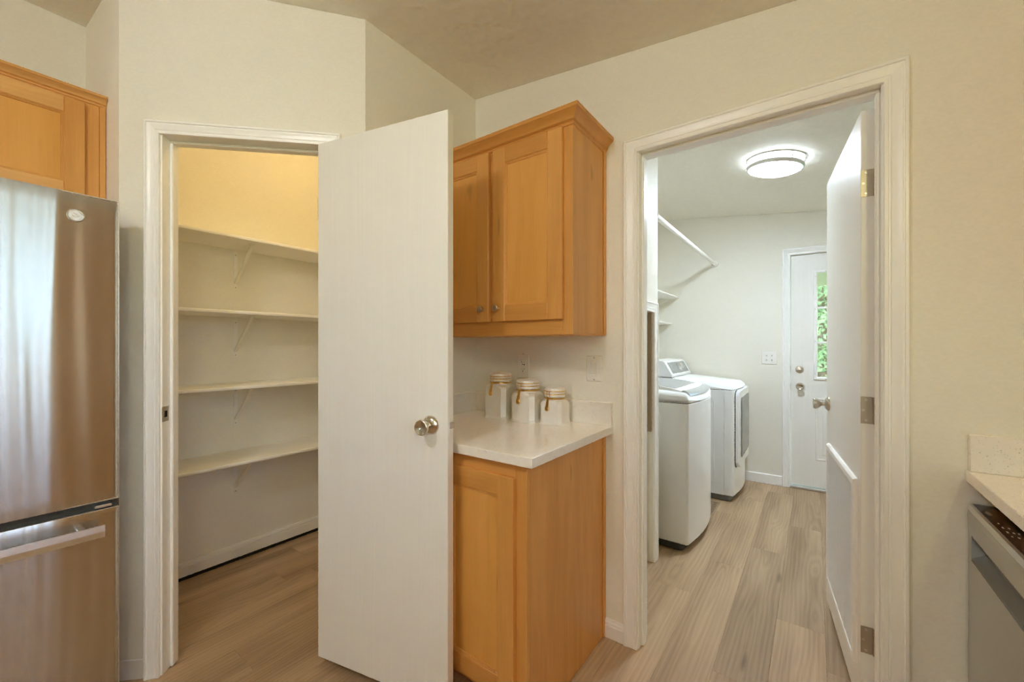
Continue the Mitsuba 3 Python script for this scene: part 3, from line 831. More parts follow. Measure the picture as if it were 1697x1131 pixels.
def canister(key, x, y, w, h, rot, label):
    z0 = .9150
    s = w / .122
    c = .0175 * s
    neck_r = .0465 * s
    body_h = h - .062
    N = 96
    circ = lambda r, z: np.array([(r * math.cos(t), r * math.sin(t), z) for t in np.linspace(0, 2 * np.pi, N, endpoint=False)])
    sq = lambda ww, cc, z: resample(octagon(ww, cc, z), N)
    rings = [sq(w * 1.045, c, 0.0), sq(w * 1.045, c, .004), sq(w * .995, c, .011), sq(w * .985, c, .03), sq(w * .985, c, body_h - .03 * s)]
    A, Bc = sq(w * .985, c, 0), circ(neck_r, 0)
    # arched shoulders: the flat faces rise higher than the chamfered corners
    th = np.linspace(0, 2 * np.pi, N, endpoint=False)
    face = np.abs(np.cos(2 * th)) ** 1.5
    for t in (0.0, .12, .3, .5, .7, .88, 1.0):
        R = A * (1 - t ** 1.6) + Bc * t ** 1.6
        arch = face * .012 * s * math.sin(math.pi * min(1, t * 1.1 + .12)) if t < 1 else 0
        R[:, 2] = body_h - .024 * s + .024 * s * math.sin(t * math.pi / 2) + (arch if t < .95 else 0)
        rings.append(R)
    rings += [circ(neck_r, body_h + .006), circ(neck_r * 1.04, body_h + .012)]
    body = loft(*rings)
    M = T4().translate([x, y, z0]).rotate([0, 0, 1], rot)
    Mn = np.array(M.matrix, float)
    put(key + '__jar', moved(body, Mn), 'ceramic', smooth=17)
    zb = body_h + .012
    R = neck_r * 1.13
    put(key + '__jar__arch_line', cat(*[moved(tube([(sx * (w * .4925 + .0002), yy, body_h - .020 * s + .022 * s * math.cos(yy / (w * .40) * math.pi / 2) - .012 * s) if ax == 0 else (yy, sx * (w * .4925 + .0002), body_h - .020 * s + .022 * s * math.cos(yy / (w * .40) * math.pi / 2) - .012 * s) for yy in np.linspace(-w * .36, w * .36, 17)], .0009, 6), Mn) for ax in (0, 1) for sx in (-1, 1)]), 'ceramic', smooth=40)
    lid = lathe([(0, zb + .002), (R * .96, zb + .002), (R, zb + .006), (R, zb + .013), (R * .97, zb + .0145), (R * .97, zb + .0165), (R, zb + .018), (R, zb + .025), (R * .97, zb + .0265), (R * .97, zb + .0285), (R * 1.0, zb + .030),
                 (R * .99, zb + .036), (R * .93, zb + .041), (R * .7, zb + .0448), (R * .35, zb + .0464), (0, zb + .047)], 64)
    k = put(key + '__lid', moved(lid, Mn), 'ceramic', smooth=35)
    for zz in (.0155, .0275):
        ring = tube([(R * 1.0 * math.cos(t), R * 1.0 * math.sin(t), zb + zz) for t in np.linspace(0, 2 * np.pi, 60, endpoint=False)], .0014, 8, closed=True)
        put(k + '__gold_ring', moved(ring, Mn), 'brass', smooth=40, label='thin gold ring')
    band = lathe([(neck_r * 1.05, zb - .006), (neck_r * 1.10, zb - .006), (neck_r * 1.10, zb), (neck_r * 1.05, zb)], 60)
    put(key + '__neck_band', moved(band, Mn), 'brass', smooth=30, label='gold wire band around the neck')
    # bail latch hanging on the -y face, a little to the left
    a0 = math.radians(-100)
    d = np.array([math.cos(a0), math.sin(a0), 0]); tt = np.array([-d[1], d[0], 0])
    L = .036 * s + .012
    base = d * (neck_r * 1.16)
    outw = w * .4925 / abs(d[1]) + .006
    lev = []
    for q in (0, 1):
        z = (zb + .001, zb - L)[q]
        dd = (neck_r * 1.16, outw)[q]
        ww = (.0060, .0085)[q] * s
        lev.append([d * dd + tt * ww + np.array([0, 0, z]), d * dd - tt * ww + np.array([0, 0, z]), d * (dd + .0016) - tt * ww + np.array([0, 0, z]), d * (dd + .0016) + tt * ww + np.array([0, 0, z])])
    disc = disc_cyl(d * (outw - .001) + np.array([0, 0, zb - L - .003]), d, .0112 * s, .0040, 28, .0014)
    put(key + '__latch', moved(cat(loft(*lev), disc), Mn), 'brass', smooth=30, label='gold latch lever')
    wire = []
    for sg in (-1, 1):
        wire.append(tube([d * (neck_r * 1.18) + tt * sg * .009 * s + np.array([0, 0, zb - .004]), d * (R + .003) + tt * sg * .009 * s + np.array([0, 0, zb + .010]), d * (R + .003) + tt * sg * .0085 * s + np.array([0, 0, zb + .0275])], .0010, 8))
    wire.append(tube([d * (R + .0035) + tt * q * .009 * s + np.array([0, 0, zb + .0275]) for q in (-1, 0, 1)], .0010, 8))
    put(key + '__wire_bail', moved(cat(*wire), Mn), 'brass', smooth=40)
    note(key, label, 'canister', group='cream ceramic canisters')


canister('canister', -1.226, 1.583, .124, .221, 3, 'tallest cream ceramic canister, nearest the corner, with brass latch')
canister('canister_001', -1.064, 1.578, .124, .196, 3, 'middle-sized cream ceramic canister between the other two on the counter')
canister('canister_002', -.927, 1.590, .106, .167, 3, 'smallest cream ceramic canister, beside the exposed backsplash end')

# ------------------------------------------------------------------ wall plates


def wall_plate(key, xc, zc, yw, w, h, label, cat_):
    put(key + '__plate', bx(xc - w / 2, xc + w / 2, yw - .0065, yw - .0003, zc - h / 2, zc + h / 2, .003), 'paint_plate', smooth=False)
    note(key, label, cat_)


wall_plate('power_outlet', -1.1625, 1.156, D, .071, .115, 'cream duplex outlet on the wall behind the tallest canister', 'outlet')
put('power_outlet__receptacle', bx(-1.1625 - .017, -1.1625 + .017, D - .0085, D - .0060, 1.156 - .034, 1.156 + .034, .0012), 'paint_plate', smooth=False)
sl = []
for zc in (1.156 + .017, 1.156 - .017):
    sl += [bx(-1.1625 - .0075, -1.1625 - .0055, D - .0088, D - .0083, zc + .001, zc + .009, 0), bx(-1.1625 + .0050, -1.1625 + .0070, D - .0088, D - .0083, zc + .002, zc + .008, 0),
           disc_cyl((-1.1625, D - .0083, zc - .006), (0, -1, 0), .0026, .0005, 12)]
sl.append(bx(-1.1625 + .006, -1.1625 + .012, D - .0088, D - .0083, 1.163, 1.169, 0))
for mm in sl:
    put('power_outlet__receptacle__slot', mm, 'plate_dark', smooth=False)
for zc in (1.156 + .048, 1.156 - .048):
    put('power_outlet__screw', disc_cyl((-1.1625, D - .0063, zc), (0, -1, 0), .003, .001, 12), 'paint_plate')
put('wall_nail', cat(disc_cyl((-1.160, D + .004, 1.2175), (0, -1, .2), .0012, .012, 10), disc_cyl((-1.160, D - .008, 1.2195), (0, -1, .2), .0030, .001, 12)), 'nickel_dull', label='tiny nail in the wall just above the duplex outlet', cat='nail')
wall_plate('light_switch', -.7825, 1.158, D, .072, .115, 'cream rocker light switch on the wall under the right end of the wall cabinet', 'light switch')
put('light_switch__rocker_frame', bx(-.7825 - .0165, -.7825 + .0165, D - .0080, D - .0060, 1.158 - .033, 1.158 + .033, .001), 'paint_plate', smooth=False)
rk = hull([(-.7825 + sx * .0135, yy, 1.158 + zz) for sx in (-1, 1) for yy, zz in ((D - .0078, .022), (D - .0078, -.022), (D - .0135, -.021), (D - .0090, .021))])
put('light_switch__rocker', rk, 'paint_plate', smooth=False)
put('light_switch__slider', bx(-.7825 - .0135, -.7825 + .0135, D - .0100, D - .0078, 1.158 + .0245, 1.158 + .031, .001), 'paint_plate', smooth=False)
for zc in (1.158 + .048, 1.158 - .048):
    put('light_switch__screw', disc_cyl((-.7825, D - .0063, zc), (0, -1, 0), .003, .001, 12), 'nickel_dull')
wall_plate('switch_plate', -.329, 1.147, YB, .120, .116, 'white four-toggle switch plate on the far laundry wall by the outside door', 'switch plate')
for sx in (-.020, .020):
    for zc in (1.147 + .020, 1.147 - .020):
        put('switch_plate__toggle_slot', bx(-.329 + sx - .011, -.329 + sx + .011, YB - .0074, YB - .0063, zc - .010, zc + .010, .0006), 'paint_shelf', smooth=False)
        put('switch_plate__toggle', hull([(-.329 + sx + a, YB - q, zc + b) for a in (-.004, .004) for q, b in ((.0065, -.006), (.0065, .006), (.016, .004), (.014, -.001))]), 'gray_trim', smooth=False)

# ------------------------------------------------------------------ laundry: washer, dryer, shelves, rod, lamp


def bowed(y0, y1, z0, z1, xb, xf, bow, n=18, ztaper=0.0):
    """plan: flat sides and back, front bowed in y."""
    pts = [(xb, y0), (xb, y1)]
    t = np.linspace(1, 0, n)
    fr = [(xf + bow * math.sin(math.pi * q), y0 + (y1 - y0) * q) for q in t]
    return pts + fr


def prism(pts, z0, z1, b=.004):
    P = np.array(pts, float)
    poly = Polygon(P)
    inn = poly.buffer(-b, join_style=1)
    a = np.array([(x, y, z) for x, y in P for z in (z0 + b, z1 - b)])
    q = np.array([(x, y, z) for x, y in np.array(inn.exterior.coords) for z in (z0, z1)])
    return hull(np.vstack([a, q]))


# washer
WY0, WY1, WXF, WXB = 2.630, 3.315, -.612, -1.315
Wk = 'washing_machine'
n = 20


def wash_ring(z, inset=0.0, bow=.035, xf=WXF):
    pts = bowed(WY0 + inset, WY1 - inset, 0, 0, WXB + inset, xf - inset, bow, n)
    poly = Polygon(pts).buffer(-.018, join_style=1).buffer(.018, join_style=1, quad_segs=6)
    return poly


def poly_prism(poly, z0, z1, b=.003):
    inn = poly.buffer(-b)
    a = np.array([(x, y, z) for x, y in np.array(poly.exterior.coords) for z in (z0 + b, z1 - b)])
    q = np.array([(x, y, z) for x, y in np.array(inn.exterior.coords) for z in (z0, z1)])
    return hull(np.vstack([a, q]))


put(Wk + '__cabinet', poly_prism(wash_ring(0), .052, .905, .004), 'enamel', smooth=30)
put(Wk + '__seam', poly_prism(wash_ring(0, .003), .898, .912, .0), 'enamel_gap', smooth=30)
put(Wk + '__kick_base', poly_prism(wash_ring(0, .02, xf=WXF - .02), .004, .056, .002), 'kick_black', smooth=30)
# top deck: slopes down to the front, rounded
topz = lambda x: 1.012 - .050 * max(0.0, (x - WXB) / (WXF - WXB)) ** 4
deck = wash_ring(0)
dc = np.array(deck.exterior.coords)
dci = np.array(deck.buffer(-.012).exterior.coords)
dci2 = np.array(deck.buffer(-.035).exterior.coords)
drop = lambda x: -max(0.0, (x - WXF) / .035) * .016
pts = [(x, y, .911) for x, y in dc] + [(x, y, topz(x) - .028 + drop(x)) for x, y in dc] + [(x, y, topz(x) - .010 + drop(x)) for x, y in dci] + [(x, y, topz(x) + drop(x)) for x, y in dci2]
put(Wk + '__top_deck', hull(pts), 'enamel', smooth=35)
# lid: rim, gray glass, front grip
lz = lambda x: topz(x) + drop(x)
LY0, LY1, LXB = WY0 + .050, WY1 - .050, WXB + .20
bowx = lambda y: .030 * math.sin(math.pi * (y - WY0) / (WY1 - WY0))
tt_ = np.linspace(0, 1, 13)
lid = hull([(x, y, lz(x) + q) for x in np.linspace(LXB, -.668, 9) for y in (LY0, LY1) for q in (-.010, .0035)] + [(-.668 + bowx(LY0 + (LY1 - LY0) * t), LY0 + (LY1 - LY0) * t, lz(-.668) + q - .003) for t in tt_ for q in (-.010, .0035)])
put(Wk + '__lid', lid, 'enamel', smooth=35)
put(Wk + '__lid__glass', hull([(x, y, lz(x) + q) for x in np.linspace(LXB + .03, -.705, 8) for y in (LY0 + .022, LY1 - .022) for q in (0, .0050)]), 'gray_panel', smooth=30, label='gray tinted lid window')
grip = loft(*[[(-.668 + bowx(LY0 + (LY1 - LY0) * t) + a, LY0 + (LY1 - LY0) * t, lz(-.668) + q) for a, q in ((.002, .0045), (.012, .0065), (.030, .0010), (.044, -.011), (.050, -.026), (.042, -.032), (.002, -.020))] for t in np.linspace(0, 1, 17)])
put(Wk + '__lid__grip', grip, 'gray_trim', smooth=40, label='gray curved lid grip')
cons = loft(*[[(WXB + a, y, q) for a, q in ((.0, .99), (.0, 1.10), (.03, 1.125), (.085, 1.10), (.135, .99))] for y in (WY0 + .004, WY1 - .004)])
put(Wk + '__console', cons, 'enamel', smooth=20)
put(Wk + '__console__panel', loft(*[[(WXB + a, y, q) for a, q in ((.0885, 1.096), (.0895, 1.0965), (.1295, 1.013), (.1285, 1.0125))] for y in (WY0 + .07, WY1 - .07)]), 'gray_panel', smooth=False)
note(Wk, 'white top-loading washing machine with gray lid window, nearer to the laundry doorway', 'washing machine')

# dryer
DY0, DY1, DXF, DXB = 3.700, 4.385, -.520, -1.255
Dk = 'clothes_dryer'


def dry_poly(inset=0.0, bow=.030, xf=DXF):
    pts = bowed(DY0 + inset, DY1 - inset, 0, 0, DXB + inset, xf - inset, bow, 20)
    return Polygon(pts).buffer(-.020, join_style=1).buffer(.020, join_style=1, quad_segs=6)


SXR = -.585
side = poly_prism(sbox(DXB, DY0, SXR - .0015, DY1), .050, .900, .004)
put(Dk + '__cabinet', side, 'enamel', smooth=30)
frp = dry_poly().intersection(sbox(SXR, DY0 - 1, 0, DY1 + 1))
put(Dk + '__front_panel', poly_prism(frp, .052, .900, .004), 'enamel', smooth=30)
put(Dk + '__kick_base', poly_prism(dry_poly(.018, xf=DXF - .012), .004, .055, .002), 'kick_gray', smooth=30)
# embossed outline on the near side
rr = []
sq_ = sbox(DXB + .12, .13, -.660, .840).buffer(-.05).buffer(.05, quad_segs=6)
rr = tube([(x, DY0 - .0004, z) for x, z in np.array(sq_.exterior.coords)[:-1]], .0032, 8, closed=True)
put(Dk + '__cabinet__side_embossing', rr, 'enamel', smooth=40)
dpo = dry_poly()
dc = np.array(dpo.exterior.coords); di = np.array(dpo.buffer(-.012).exterior.coords); di2 = np.array(dpo.buffer(-.04).exterior.coords)
dz = lambda x: .9995 - .012 * (x - DXB) / (DXF - DXB) - max(0.0, (x - (DXF - .34)) / .37) ** 2 * .070
pts = [(x, y, .905) for x, y in dc] + [(x, y, max(dz(x) - .030, .9075)) for x, y in dc] + [(x, y, max(dz(x) - .010, .912)) for x, y in di] + [(x, y, dz(x)) for x, y in di2]
put(Dk + '__top_panel', hull(pts), 'enamel', smooth=35)
put(Dk + '__top_seam', poly_prism(dry_poly(.003), .897, .907, 0), 'enamel_gap', smooth=30)
cons = loft(*[[(DXB + a, y, q) for a, q in ((.0, .99), (.0, 1.10), (.04, 1.128), (.185, 1.122), (.198, 1.112), (.262, .998), (.262, .985))] for y in (DY0 + .004, DY1 - .004)])
put(Dk + '__console', cons, 'enamel', smooth=20)
put(Dk + '__console__panel', loft(*[[(DXB + a, y, q) for a, q in ((.200, 1.106), (.2022, 1.107), (.2555, 1.0115), (.2535, 1.0105))] for y in (DY0 + .07, DY1 - .05)]), 'gray_panel', smooth=False, label='gray control panel')
cn = np.array([.093, 0, .054]); cn /= np.linalg.norm(cn)
ctr = np.array([DXB + .229, DY0 + .36, 1.060])
put(Dk + '__console__dial', moved(lathe([(0, 0), (.040, 0), (.040, .006), (.034, .010), (.032, .030), (.029, .033), (0, .033)], 40), axis_m(ctr, cn)), 'steel_light', smooth=35, label='silver dial')
put(Dk + '__console__legend', cat(*[moved(bx(-.012, .012, -.0015, .0015, 0, .0006, 0), axis_m(ctr + np.array([0, q, 0]) + cn * .001 + np.array([-.010 + r * .010, 0, .018 - r * .018]), cn)) for q in (-.22, .13, .17, .21) for r in range(3)]), 'mark_white', smooth=False)
# dryer door: white frame with gray window, bowed
def door_patch(y0, y1, z0, z1, off, th, r, rows=10):
    pol = sbox(y0, z0, y1, z1).buffer(-r).buffer(r, quad_segs=5)
    ring = np.array(pol.exterior.coords)[:-1]
    xa = lambda y: DXF + .030 * math.sin(math.pi * np.clip((y - DY0) / (DY1 - DY0), 0, 1))
    rs = []
    for o_, ins in ((off, 0), (off + th * .7, 0), (off + th, .006)):
        p2 = np.array(pol.buffer(-ins).exterior.coords)[:-1] if ins else ring
        if len(p2) != len(ring):
            p2 = ring * .985 + ring.mean(0) * .015
        rs.append([(xa(y) + o_, y, z) for y, z in p2])
    return rs


def patch_mesh(rs):
    return hull(np.vstack([np.asarray(r) for r in rs]))


put(Dk + '__door_gap', patch_mesh(door_patch(DY0 + .035, DY1 - .035, .268, .897, -.006, .009, .05)), 'kick_black', smooth=30)
put(Dk + '__door', patch_mesh(door_patch(DY0 + .045, DY1 - .040, .275, .895, .004, .024, .05)), 'enamel', smooth=30, label='white framed dryer door')
put(Dk + '__door__window', patch_mesh(door_patch(DY0 + .110, DY1 - .085, .345, .835, .020, .0105, .03)), 'dryer_window', smooth=30, label='gray dryer door window')
note(Dk, 'white front-loading dryer with gray door window against the far laundry wall', 'dryer')

# laundry wall shelves and closet rod
for i, (x1, zt, lab) in enumerate(((-1.112, 1.757, 'upper white wall shelf above the dryer'), (-1.188, 1.494, 'lower white wall shelf above the dryer'))):
    k = 'laundry_shelf' + (f'_{i:03d}' if i else '')
    shelf(k, -1.4092, x1, 2.55, YB - .002, zt, .016, lab, br=(4.34,) if i == 0 else (), L=(x1 + 1.40) * .85, Hh=.17)
    note(k, lab, 'shelf', group='laundry shelves')
put('closet_rod__pole', disc_cyl((-.782, 2.5125, 2.055), (0, 1, 0), .0165, YB - 2.5145, 28), 'paint_plate', smooth=30)
for y, d in ((YB - .001, -1), (2.511, 1)):
    put('closet_rod__rod_socket', moved(lathe([(0, 0), (.034, 0), (.034, .003), (.024, .010), (.024, .018), (.018, .020), (0, .020)], 32), axis_m((-.782, y, 2.055), (0, d, 0))), 'paint_plate', smooth=35)
note('closet_rod', 'white hanging rod fixed to the far laundry wall above the washer and dryer', 'rod')
# furnace panel in the closet
put('closet_cabinet__panel', bx(CX - .060, CX - .030, 1.94, 2.405, .010, .748, .004), 'paint_plate', smooth=False)
put('closet_cabinet__top', bx(CX - .075, CX - .030, 1.93, 2.408, .750, .758, .002), 'paint_plate', smooth=False)
note('closet_cabinet', 'white appliance panel low inside the narrow closet opening', 'panel')
put('closet_lining', bx(CX - .50, CX - .10, 1.80, 2.415, .01, 1.9, 0), 'plywood', smooth=False, label='brown board lining inside the closet opening', cat='board')
put('closet_lining__side', bx(CX - .088, CX - .004, 2.4005, 2.4172, .762, 1.45, .001), 'plywood', smooth=False)
# floor register between washer and dryer
put('floor_register__frame', cat(bx(-.80, -.605, 3.36, 3.372, .0003, .005, .001), bx(-.80, -.605, 3.638, 3.65, .0003, .005, .001), bx(-.80, -.79, 3.372, 3.638, .0003, .005, .001), bx(-.615, -.605, 3.372, 3.638, .0003, .005, .001)), 'plywood', smooth=False)
for i in range(14):
    put('floor_register__slat', bx(-.789, -.616, 3.378 + i * .0187, 3.382 + i * .0187, .0003, .004, .0005), 'plywood', smooth=False)
note('floor_register', 'brown floor register between the washer and the dryer', 'floor vent')

# laundry ceiling lamp
lc = np.array([-.195, 3.105, 0]); lc[2] = ceil_z(lc[0])
nrm = np.array([-.1184, 0, -1.0]); nrm /= np.linalg.norm(nrm)
ML = axis_m(lc + nrm * .001, nrm)
put('ceiling_lamp__base_ring', moved(lathe([(.155, 0), (.163, 0), (.165, .004), (.163, .009), (.155, .009)], 64), ML), 'steel_plain', smooth=35)
put('ceiling_lamp__lower_ring', moved(lathe([(.149, .045), (.158, .043), (.161, .050), (.159, .060), (.150, .064), (.146, .060)], 64), ML), 'steel_light', smooth=35)
for q in range(3):
    a = .4 + q * 2.094
    put('ceiling_lamp__strut', moved(disc_cyl((.158 * math.cos(a), .158 * math.sin(a), .006), (0, 0, 1), .0028, .044, 10), ML), 'steel_plain')
put('ceiling_lamp__side_glass', moved(lathe([(.140, .004), (.150, .004), (.150, .046), (.140, .046)], 64), ML), 'paint_plate', smooth=35, emitter={'type': 'area', 'radiance': rgb(*[q * .075 for q in LAUNDRY_LAMP]), 'sampling_weight': .5}, label='white side glass between the two rings')
dif = lathe([(0, .0465), (.146, .0465), (.146, .062), (.12, .074), (.07, .082), (0, .084)], 64)
put('ceiling_lamp__diffuser', moved(dif, ML), 'paint_plate', smooth=35, emitter={'type': 'area', 'radiance': rgb(*LAUNDRY_LAMP), 'sampling_weight': 1.5}, label='glowing white round diffuser')
note('ceiling_lamp', 'round flush ceiling lamp with two nickel rings, lit, in the laundry room', 'ceiling lamp')

# ------------------------------------------------------------------ right counter, dishwasher
C2 = 'countertop_001'
put(C2 + '__slab', bx(.3435, XR - .001, -2.2, D - .001, .880, .911, .002), 'quartz', smooth=False)
put(C2 + '__backsplash', bx(.348, XR - .0215, D - .0195, D - .0005, .9113, 1.012, .0015), 'quartz', smooth=False)
put(C2 + '__backsplash', bx(XR - .0205, XR - .0005, -2.2, D - .0005, .9113, 1.012, .0015), 'quartz', smooth=False)
note(C2, 'speckled off-white quartz counter with backsplash above the dishwasher', 'countertop')
S = 'sink_cabinet'
put(S + '__carcass', bx(.420, XR - .002, -2.19, 1.035, .10, .878, .002), 'maple_vertical', smooth=False)
put('filler_panel__strip', bx(.392, .43, 1.655, D - .001, .825, .879, .002), 'maple_vertical', smooth=False)
put('filler_panel__rail', bx(.405, .425, 1.036, 1.654, .845, .879, .002), 'maple_rail_deep', smooth=False)
note('filler_panel', 'maple filler strip between the dishwasher top and the right-hand counter', 'panel')
put(S + '__toe_kick', bx(.48, .50, -2.19, 1.03, .001, .10, .001), 'maple_rail_deep', smooth=False)
for i in range(6):
    cab_door(S + '__door' + (f'_{i:03d}' if i else ''), (.420, 1.030 - i * .53, .12), (0, -1, 0), (-1, 0, 0), .51, .735, rail='maple_rail_deep')
note(S, 'maple sink cabinet with six doors under the right-hand counter', 'cabinet')
Dw = 'dishwasher'
WX = .347
DWY0, DWY1 = 1.045, 1.650
DWE = 1.680
put(Dw + '__tub', bx(.42, XR - .06, DWY0, DWY1 - .006, .06, .84, .003), 'steel_dark', smooth=False)
# door skin profile in (x, z): bottom .. pocket .. top edge
zt = .820
prof = [(.405, .11), (WX + .002, .11), (WX, .115), (WX, .672), (WX + .002, .678), (WX + .026, .694), (WX + .030, .715), (WX + .026, .733), (WX + .002, .737), (WX, .741), (WX - .002, .790), (WX, zt - .006), (WX + .004, zt), (.405, zt)]
sk = loft([(x, DWY0, z) for x, z in prof], [(x, DWE - .06, z) for x, z in prof])
prof2 = [(.405, .11), (WX + .002, .11), (WX, .115), (WX, .672), (WX, .69), (WX, .70), (WX, .715), (WX, .72), (WX, .737), (WX, .741), (WX - .002, .790), (WX, zt - .006), (WX + .004, zt), (.405, zt)]
sk2 = loft([(x, DWE - .06, z) for x, z in prof2], [(x, DWE, z) for x, z in prof2])
pp = Polygon([(p[0], p[1]) for p in prof])
def prism_xz(profile, y0, y1):
    m = extrude(Polygon(profile), y1 - y0)
    return fixinv(moved(m, frame_m((0, y1, 0), [1, 0, 0], [0, 0, 1], [0, -1, 0])))
put(Dw + '__door', cat(prism_xz(prof, DWY0, DWE - .030), prism_xz([p for p in prof2 if p not in ((WX, .69), (WX, .70), (WX, .715), (WX, .72), (WX, .737))], DWE - .030, DWE)), 'steel_mirror', smooth=False, label='stainless door with a pocket handle groove')
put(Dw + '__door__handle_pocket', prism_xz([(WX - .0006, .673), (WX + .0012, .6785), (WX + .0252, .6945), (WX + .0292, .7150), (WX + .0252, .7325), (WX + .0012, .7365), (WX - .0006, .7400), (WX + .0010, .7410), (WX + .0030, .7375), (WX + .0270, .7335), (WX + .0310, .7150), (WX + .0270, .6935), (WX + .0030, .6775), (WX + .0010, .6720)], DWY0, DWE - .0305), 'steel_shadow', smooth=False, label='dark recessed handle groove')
put(Dw + '__door__top_edge', prism_xz([(WX - .0025, zt - .014), (WX - .0005, zt + .001), (WX + .006, zt + .002), (WX + .007, zt - .002), (WX + .002, zt - .014)], DWY0, DWE), 'steel_light', smooth=False)
put(Dw + '__control_panel', bx(WX + .006, .402, DWY0, DWE - .001, zt - .004, zt + .0015, .001), 'black_gloss', smooth=False, label='glossy black control strip')
mk = []
r5 = random.Random(5)
for yy in (1.53, 1.50, 1.47, 1.44, 1.36, 1.33, 1.30, 1.27, 1.22, 1.19, 1.16):
    for xx in (WX + .018, WX + .028, WX + .036):
        if r5.random() < .75:
            mk.append(bx(xx, xx + .0028, yy - r5.uniform(.003, .008), yy + .003, zt + .0014, zt + .0019, 0))
put(Dw + '__control_panel__key_mark', cat(*mk), 'mark_white', smooth=False)
put(Dw + '__control_panel__start_button', moved(lathe([(0, 0), (1, 0), (1, .0009), (.9, .0012), (0, .0012)], 28), frame_m((WX + .020, 1.600, zt + .0014), [.005, 0, 0], [0, .017, 0], [0, 0, 1])), 'steel_plain')
put(Dw + '__toe_panel', bx(.41, .43, DWY0, DWE, .005, .105, .002), 'kick_black', smooth=False)
note(Dw, 'stainless steel dishwasher with black top controls under the right-hand counter', 'dishwasher')

# kitchen sink window, lamps, upper cabinet on the right wall
def window(key, o, s, n, s0, s1, z0, z1, nx, label, depth=.12):
    o, s, n = (np.asarray(q, float) for q in (o, s, n))
    M = frame_m(o, s, [0, 0, 1], -n)
    f = .04
    for a in ((s0, s0 + f, z0, z1), (s1 - f, s1, z0, z1), (s0 + f, s1 - f, z0, z0 + f), (s0 + f, s1 - f, z1 - f, z1)):
        put(key + '__frame', fixinv(moved(bx(a[0] + .0005, a[1] - .0005, a[2] + .0005, a[3] - .0005, .03, .09, .003), M)), 'paint_trim', smooth=False)
    w = (s1 - s0 - 2 * f) / nx
    for i in range(1, nx):
        x = s0 + f + i * w
        put(key + '__mullion', fixinv(moved(bx(x - .018, x + .018, z0 + f, z1 - f, .030, .090, .003), M)), 'paint_trim', smooth=False)
    for i in range(nx):
        a, b = s0 + f + i * w, s0 + f + (i + 1) * w
        v = [o + s * q - n * .06 + np.array([0, 0, z]) for q, z in ((a, z0 + f), (b, z0 + f), (b, z1 - f), (a, z1 - f))]
        put(key + '__pane', trimesh.Trimesh(v, [[0, 1, 2], [0, 2, 3]], process=False), 'pane', smooth=False)
    note(key, label, 'window', 'structure')


window('window_1', (XR, 0, 0), (0, 1, 0), (-1, 0, 0), -1.75, .60, 1.02, 2.18, 12, 'white-framed kitchen window over the sink counter')
window('window_2', (0, YF, 0), (1, 0, 0), (0, 1, 0), -.9, .1, 1.1, 2.1, 2, 'white-framed window behind the viewer')
put('wall_cabinet_001__carcass', bx(XR - .31, XR - .001, .64, D - .001, 1.37, 2.15, .002), 'maple_vertical', smooth=False)
for i in range(2):
    cab_door('wall_cabinet_001__door' + (f'_{i:03d}' if i else ''), (XR - .31, 1.675 - i * .52, 1.40), (0, -1, 0), (-1, 0, 0), .50, .72, rail='maple_rail_deep')
note('wall_cabinet_001', 'maple wall cabinet on the right wall beside the sink window', 'cabinet')


def globe_lamp(key, x, y, r, drop, rad, label):
    top = ceil_z(x)
    put(key + '__ceiling_rose', disc_cyl((x, y, top - .022), (0, 0, 1), .055, .034, 32, .004), 'nickel')
    put(key + '__stem', disc_cyl((x, y, top - drop + r * .96), (0, 0, 1), .008, drop - r * .96 - .02, 16), 'nickel')
    g = trimesh.creation.icosphere(subdivisions=4, radius=r)
    g.apply_translation((x, y, top - drop))
    put(key + '__globe', g, 'paint_plate', smooth=True, emitter={'type': 'area', 'radiance': rgb(*rad), 'sampling_weight': 2.0})
    note(key, label, 'ceiling lamp')


globe_lamp('sink_lamp', .68, -.60, .085, .13, SINK_LAMP, 'small white globe lamp hanging above the sink counter')
globe_lamp('kitchen_lamp', -.74, -.62, .11, .15, KITCHEN_LAMP, 'large white globe lamp hanging in the middle of the kitchen')

# ------------------------------------------------------------------ outdoors
put('lawn', bx(-40, 40, -40, 50, -.9, -.55, 0), 'grass', smooth=False, label='green lawn around the house', cat='lawn', kind='structure')
eave = hull([(x, y, z) for x in (-2.0, 1.6) for y, z in ((YB + .125, 2.25), (YB + .125, 2.33), (5.55, 1.905), (5.55, 2.08))])
put('eave', eave, 'soffit', smooth=False, label='pale pinkish roof eave outside the laundry door', cat='eave', kind='structure')


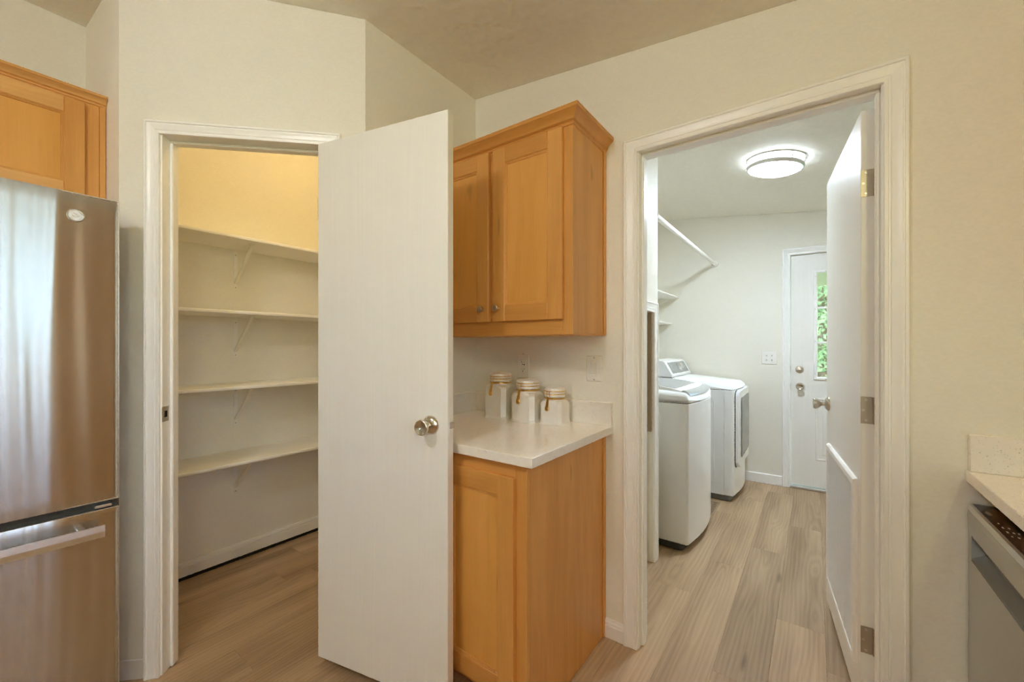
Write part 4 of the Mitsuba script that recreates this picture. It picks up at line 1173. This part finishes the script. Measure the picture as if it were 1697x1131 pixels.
def tree(key, x, y, h, r, seed, label, nleaf=2600, lo=.05, leaf=.10):
    rs = np.random.RandomState(seed)
    tr = loft(*[[(x + rr * math.cos(a), y + rr * math.sin(a), z) for a in np.linspace(0, 2 * np.pi, 9)[:-1]] for rr, z in ((.16, -.56), (.12, h * .4), (.04, h * .9))])
    put(key + '__trunk', tr, 'bark', smooth=40)
    t = rs.rand(nleaf) ** .8
    z = -.5 + h * (lo + (1 - lo) * t)
    rad = r * (1 - t) ** .7 * np.sqrt(rs.rand(nleaf)) + .05
    layer = .75 + .25 * np.sin(z * 9)
    a = rs.rand(nleaf) * 2 * np.pi
    c = np.stack([x + rad * layer * np.cos(a), y + rad * layer * np.sin(a), z - rad * .12], 1)
    u = rs.randn(nleaf, 3); u /= np.linalg.norm(u, axis=1, keepdims=True)
    v = np.cross(u, rs.randn(nleaf, 3)); v /= np.linalg.norm(v, axis=1, keepdims=True)
    L = (leaf * (.7 + .8 * rs.rand(nleaf)))[:, None]
    P = np.stack([c - u * L, c + v * L * .4, c + u * L, c - v * L * .4], 1).reshape(-1, 3)
    i = np.arange(nleaf) * 4
    F = np.vstack([np.stack([i, i + 1, i + 2], 1), np.stack([i, i + 2, i + 3], 1)])
    put(key + '__foliage', trimesh.Trimesh(P, F, process=False), 'leaf', smooth=False, kind='stuff')
    note(key, label, 'tree')


spots = [(.15, 8.4, 4.6, 1.0), (1.75, 9.6, 5.5, 1.2), (-1.6, 10.2, 5, 1.2), (.55, 6.6, 1.7, .55), (.35, 13.2, 7, 1.9), (9.0, 2.15, 6.5, .85), (10.5, -6.2, 6.5, 1.7), (-1.5, -9.0, 5.5, 1.5), (1.6, -10.0, 7, 1.5)]
TREE_LABELS = ['tall green tree filling the panes of the outside door', 'green tree to the right beyond the outside door', 'green tree to the left beyond the outside door', 'low green bush just outside the laundry door',
               'largest green tree furthest beyond the outside door', 'leafy tree outside the kitchen window over the sink', 'tall leafy tree at the far end of the sink window', 'leafy tree behind the rear window', 'tall leafy tree furthest behind the rear window']
for i, (x, y, h, r) in enumerate(spots):
    tree('garden_tree' + (f'_{i:03d}' if i else ''), x, y, h, r, 20 + i, TREE_LABELS[i], nleaf=9000 if i < 5 else 2600, leaf=.045 if i < 5 else .10)
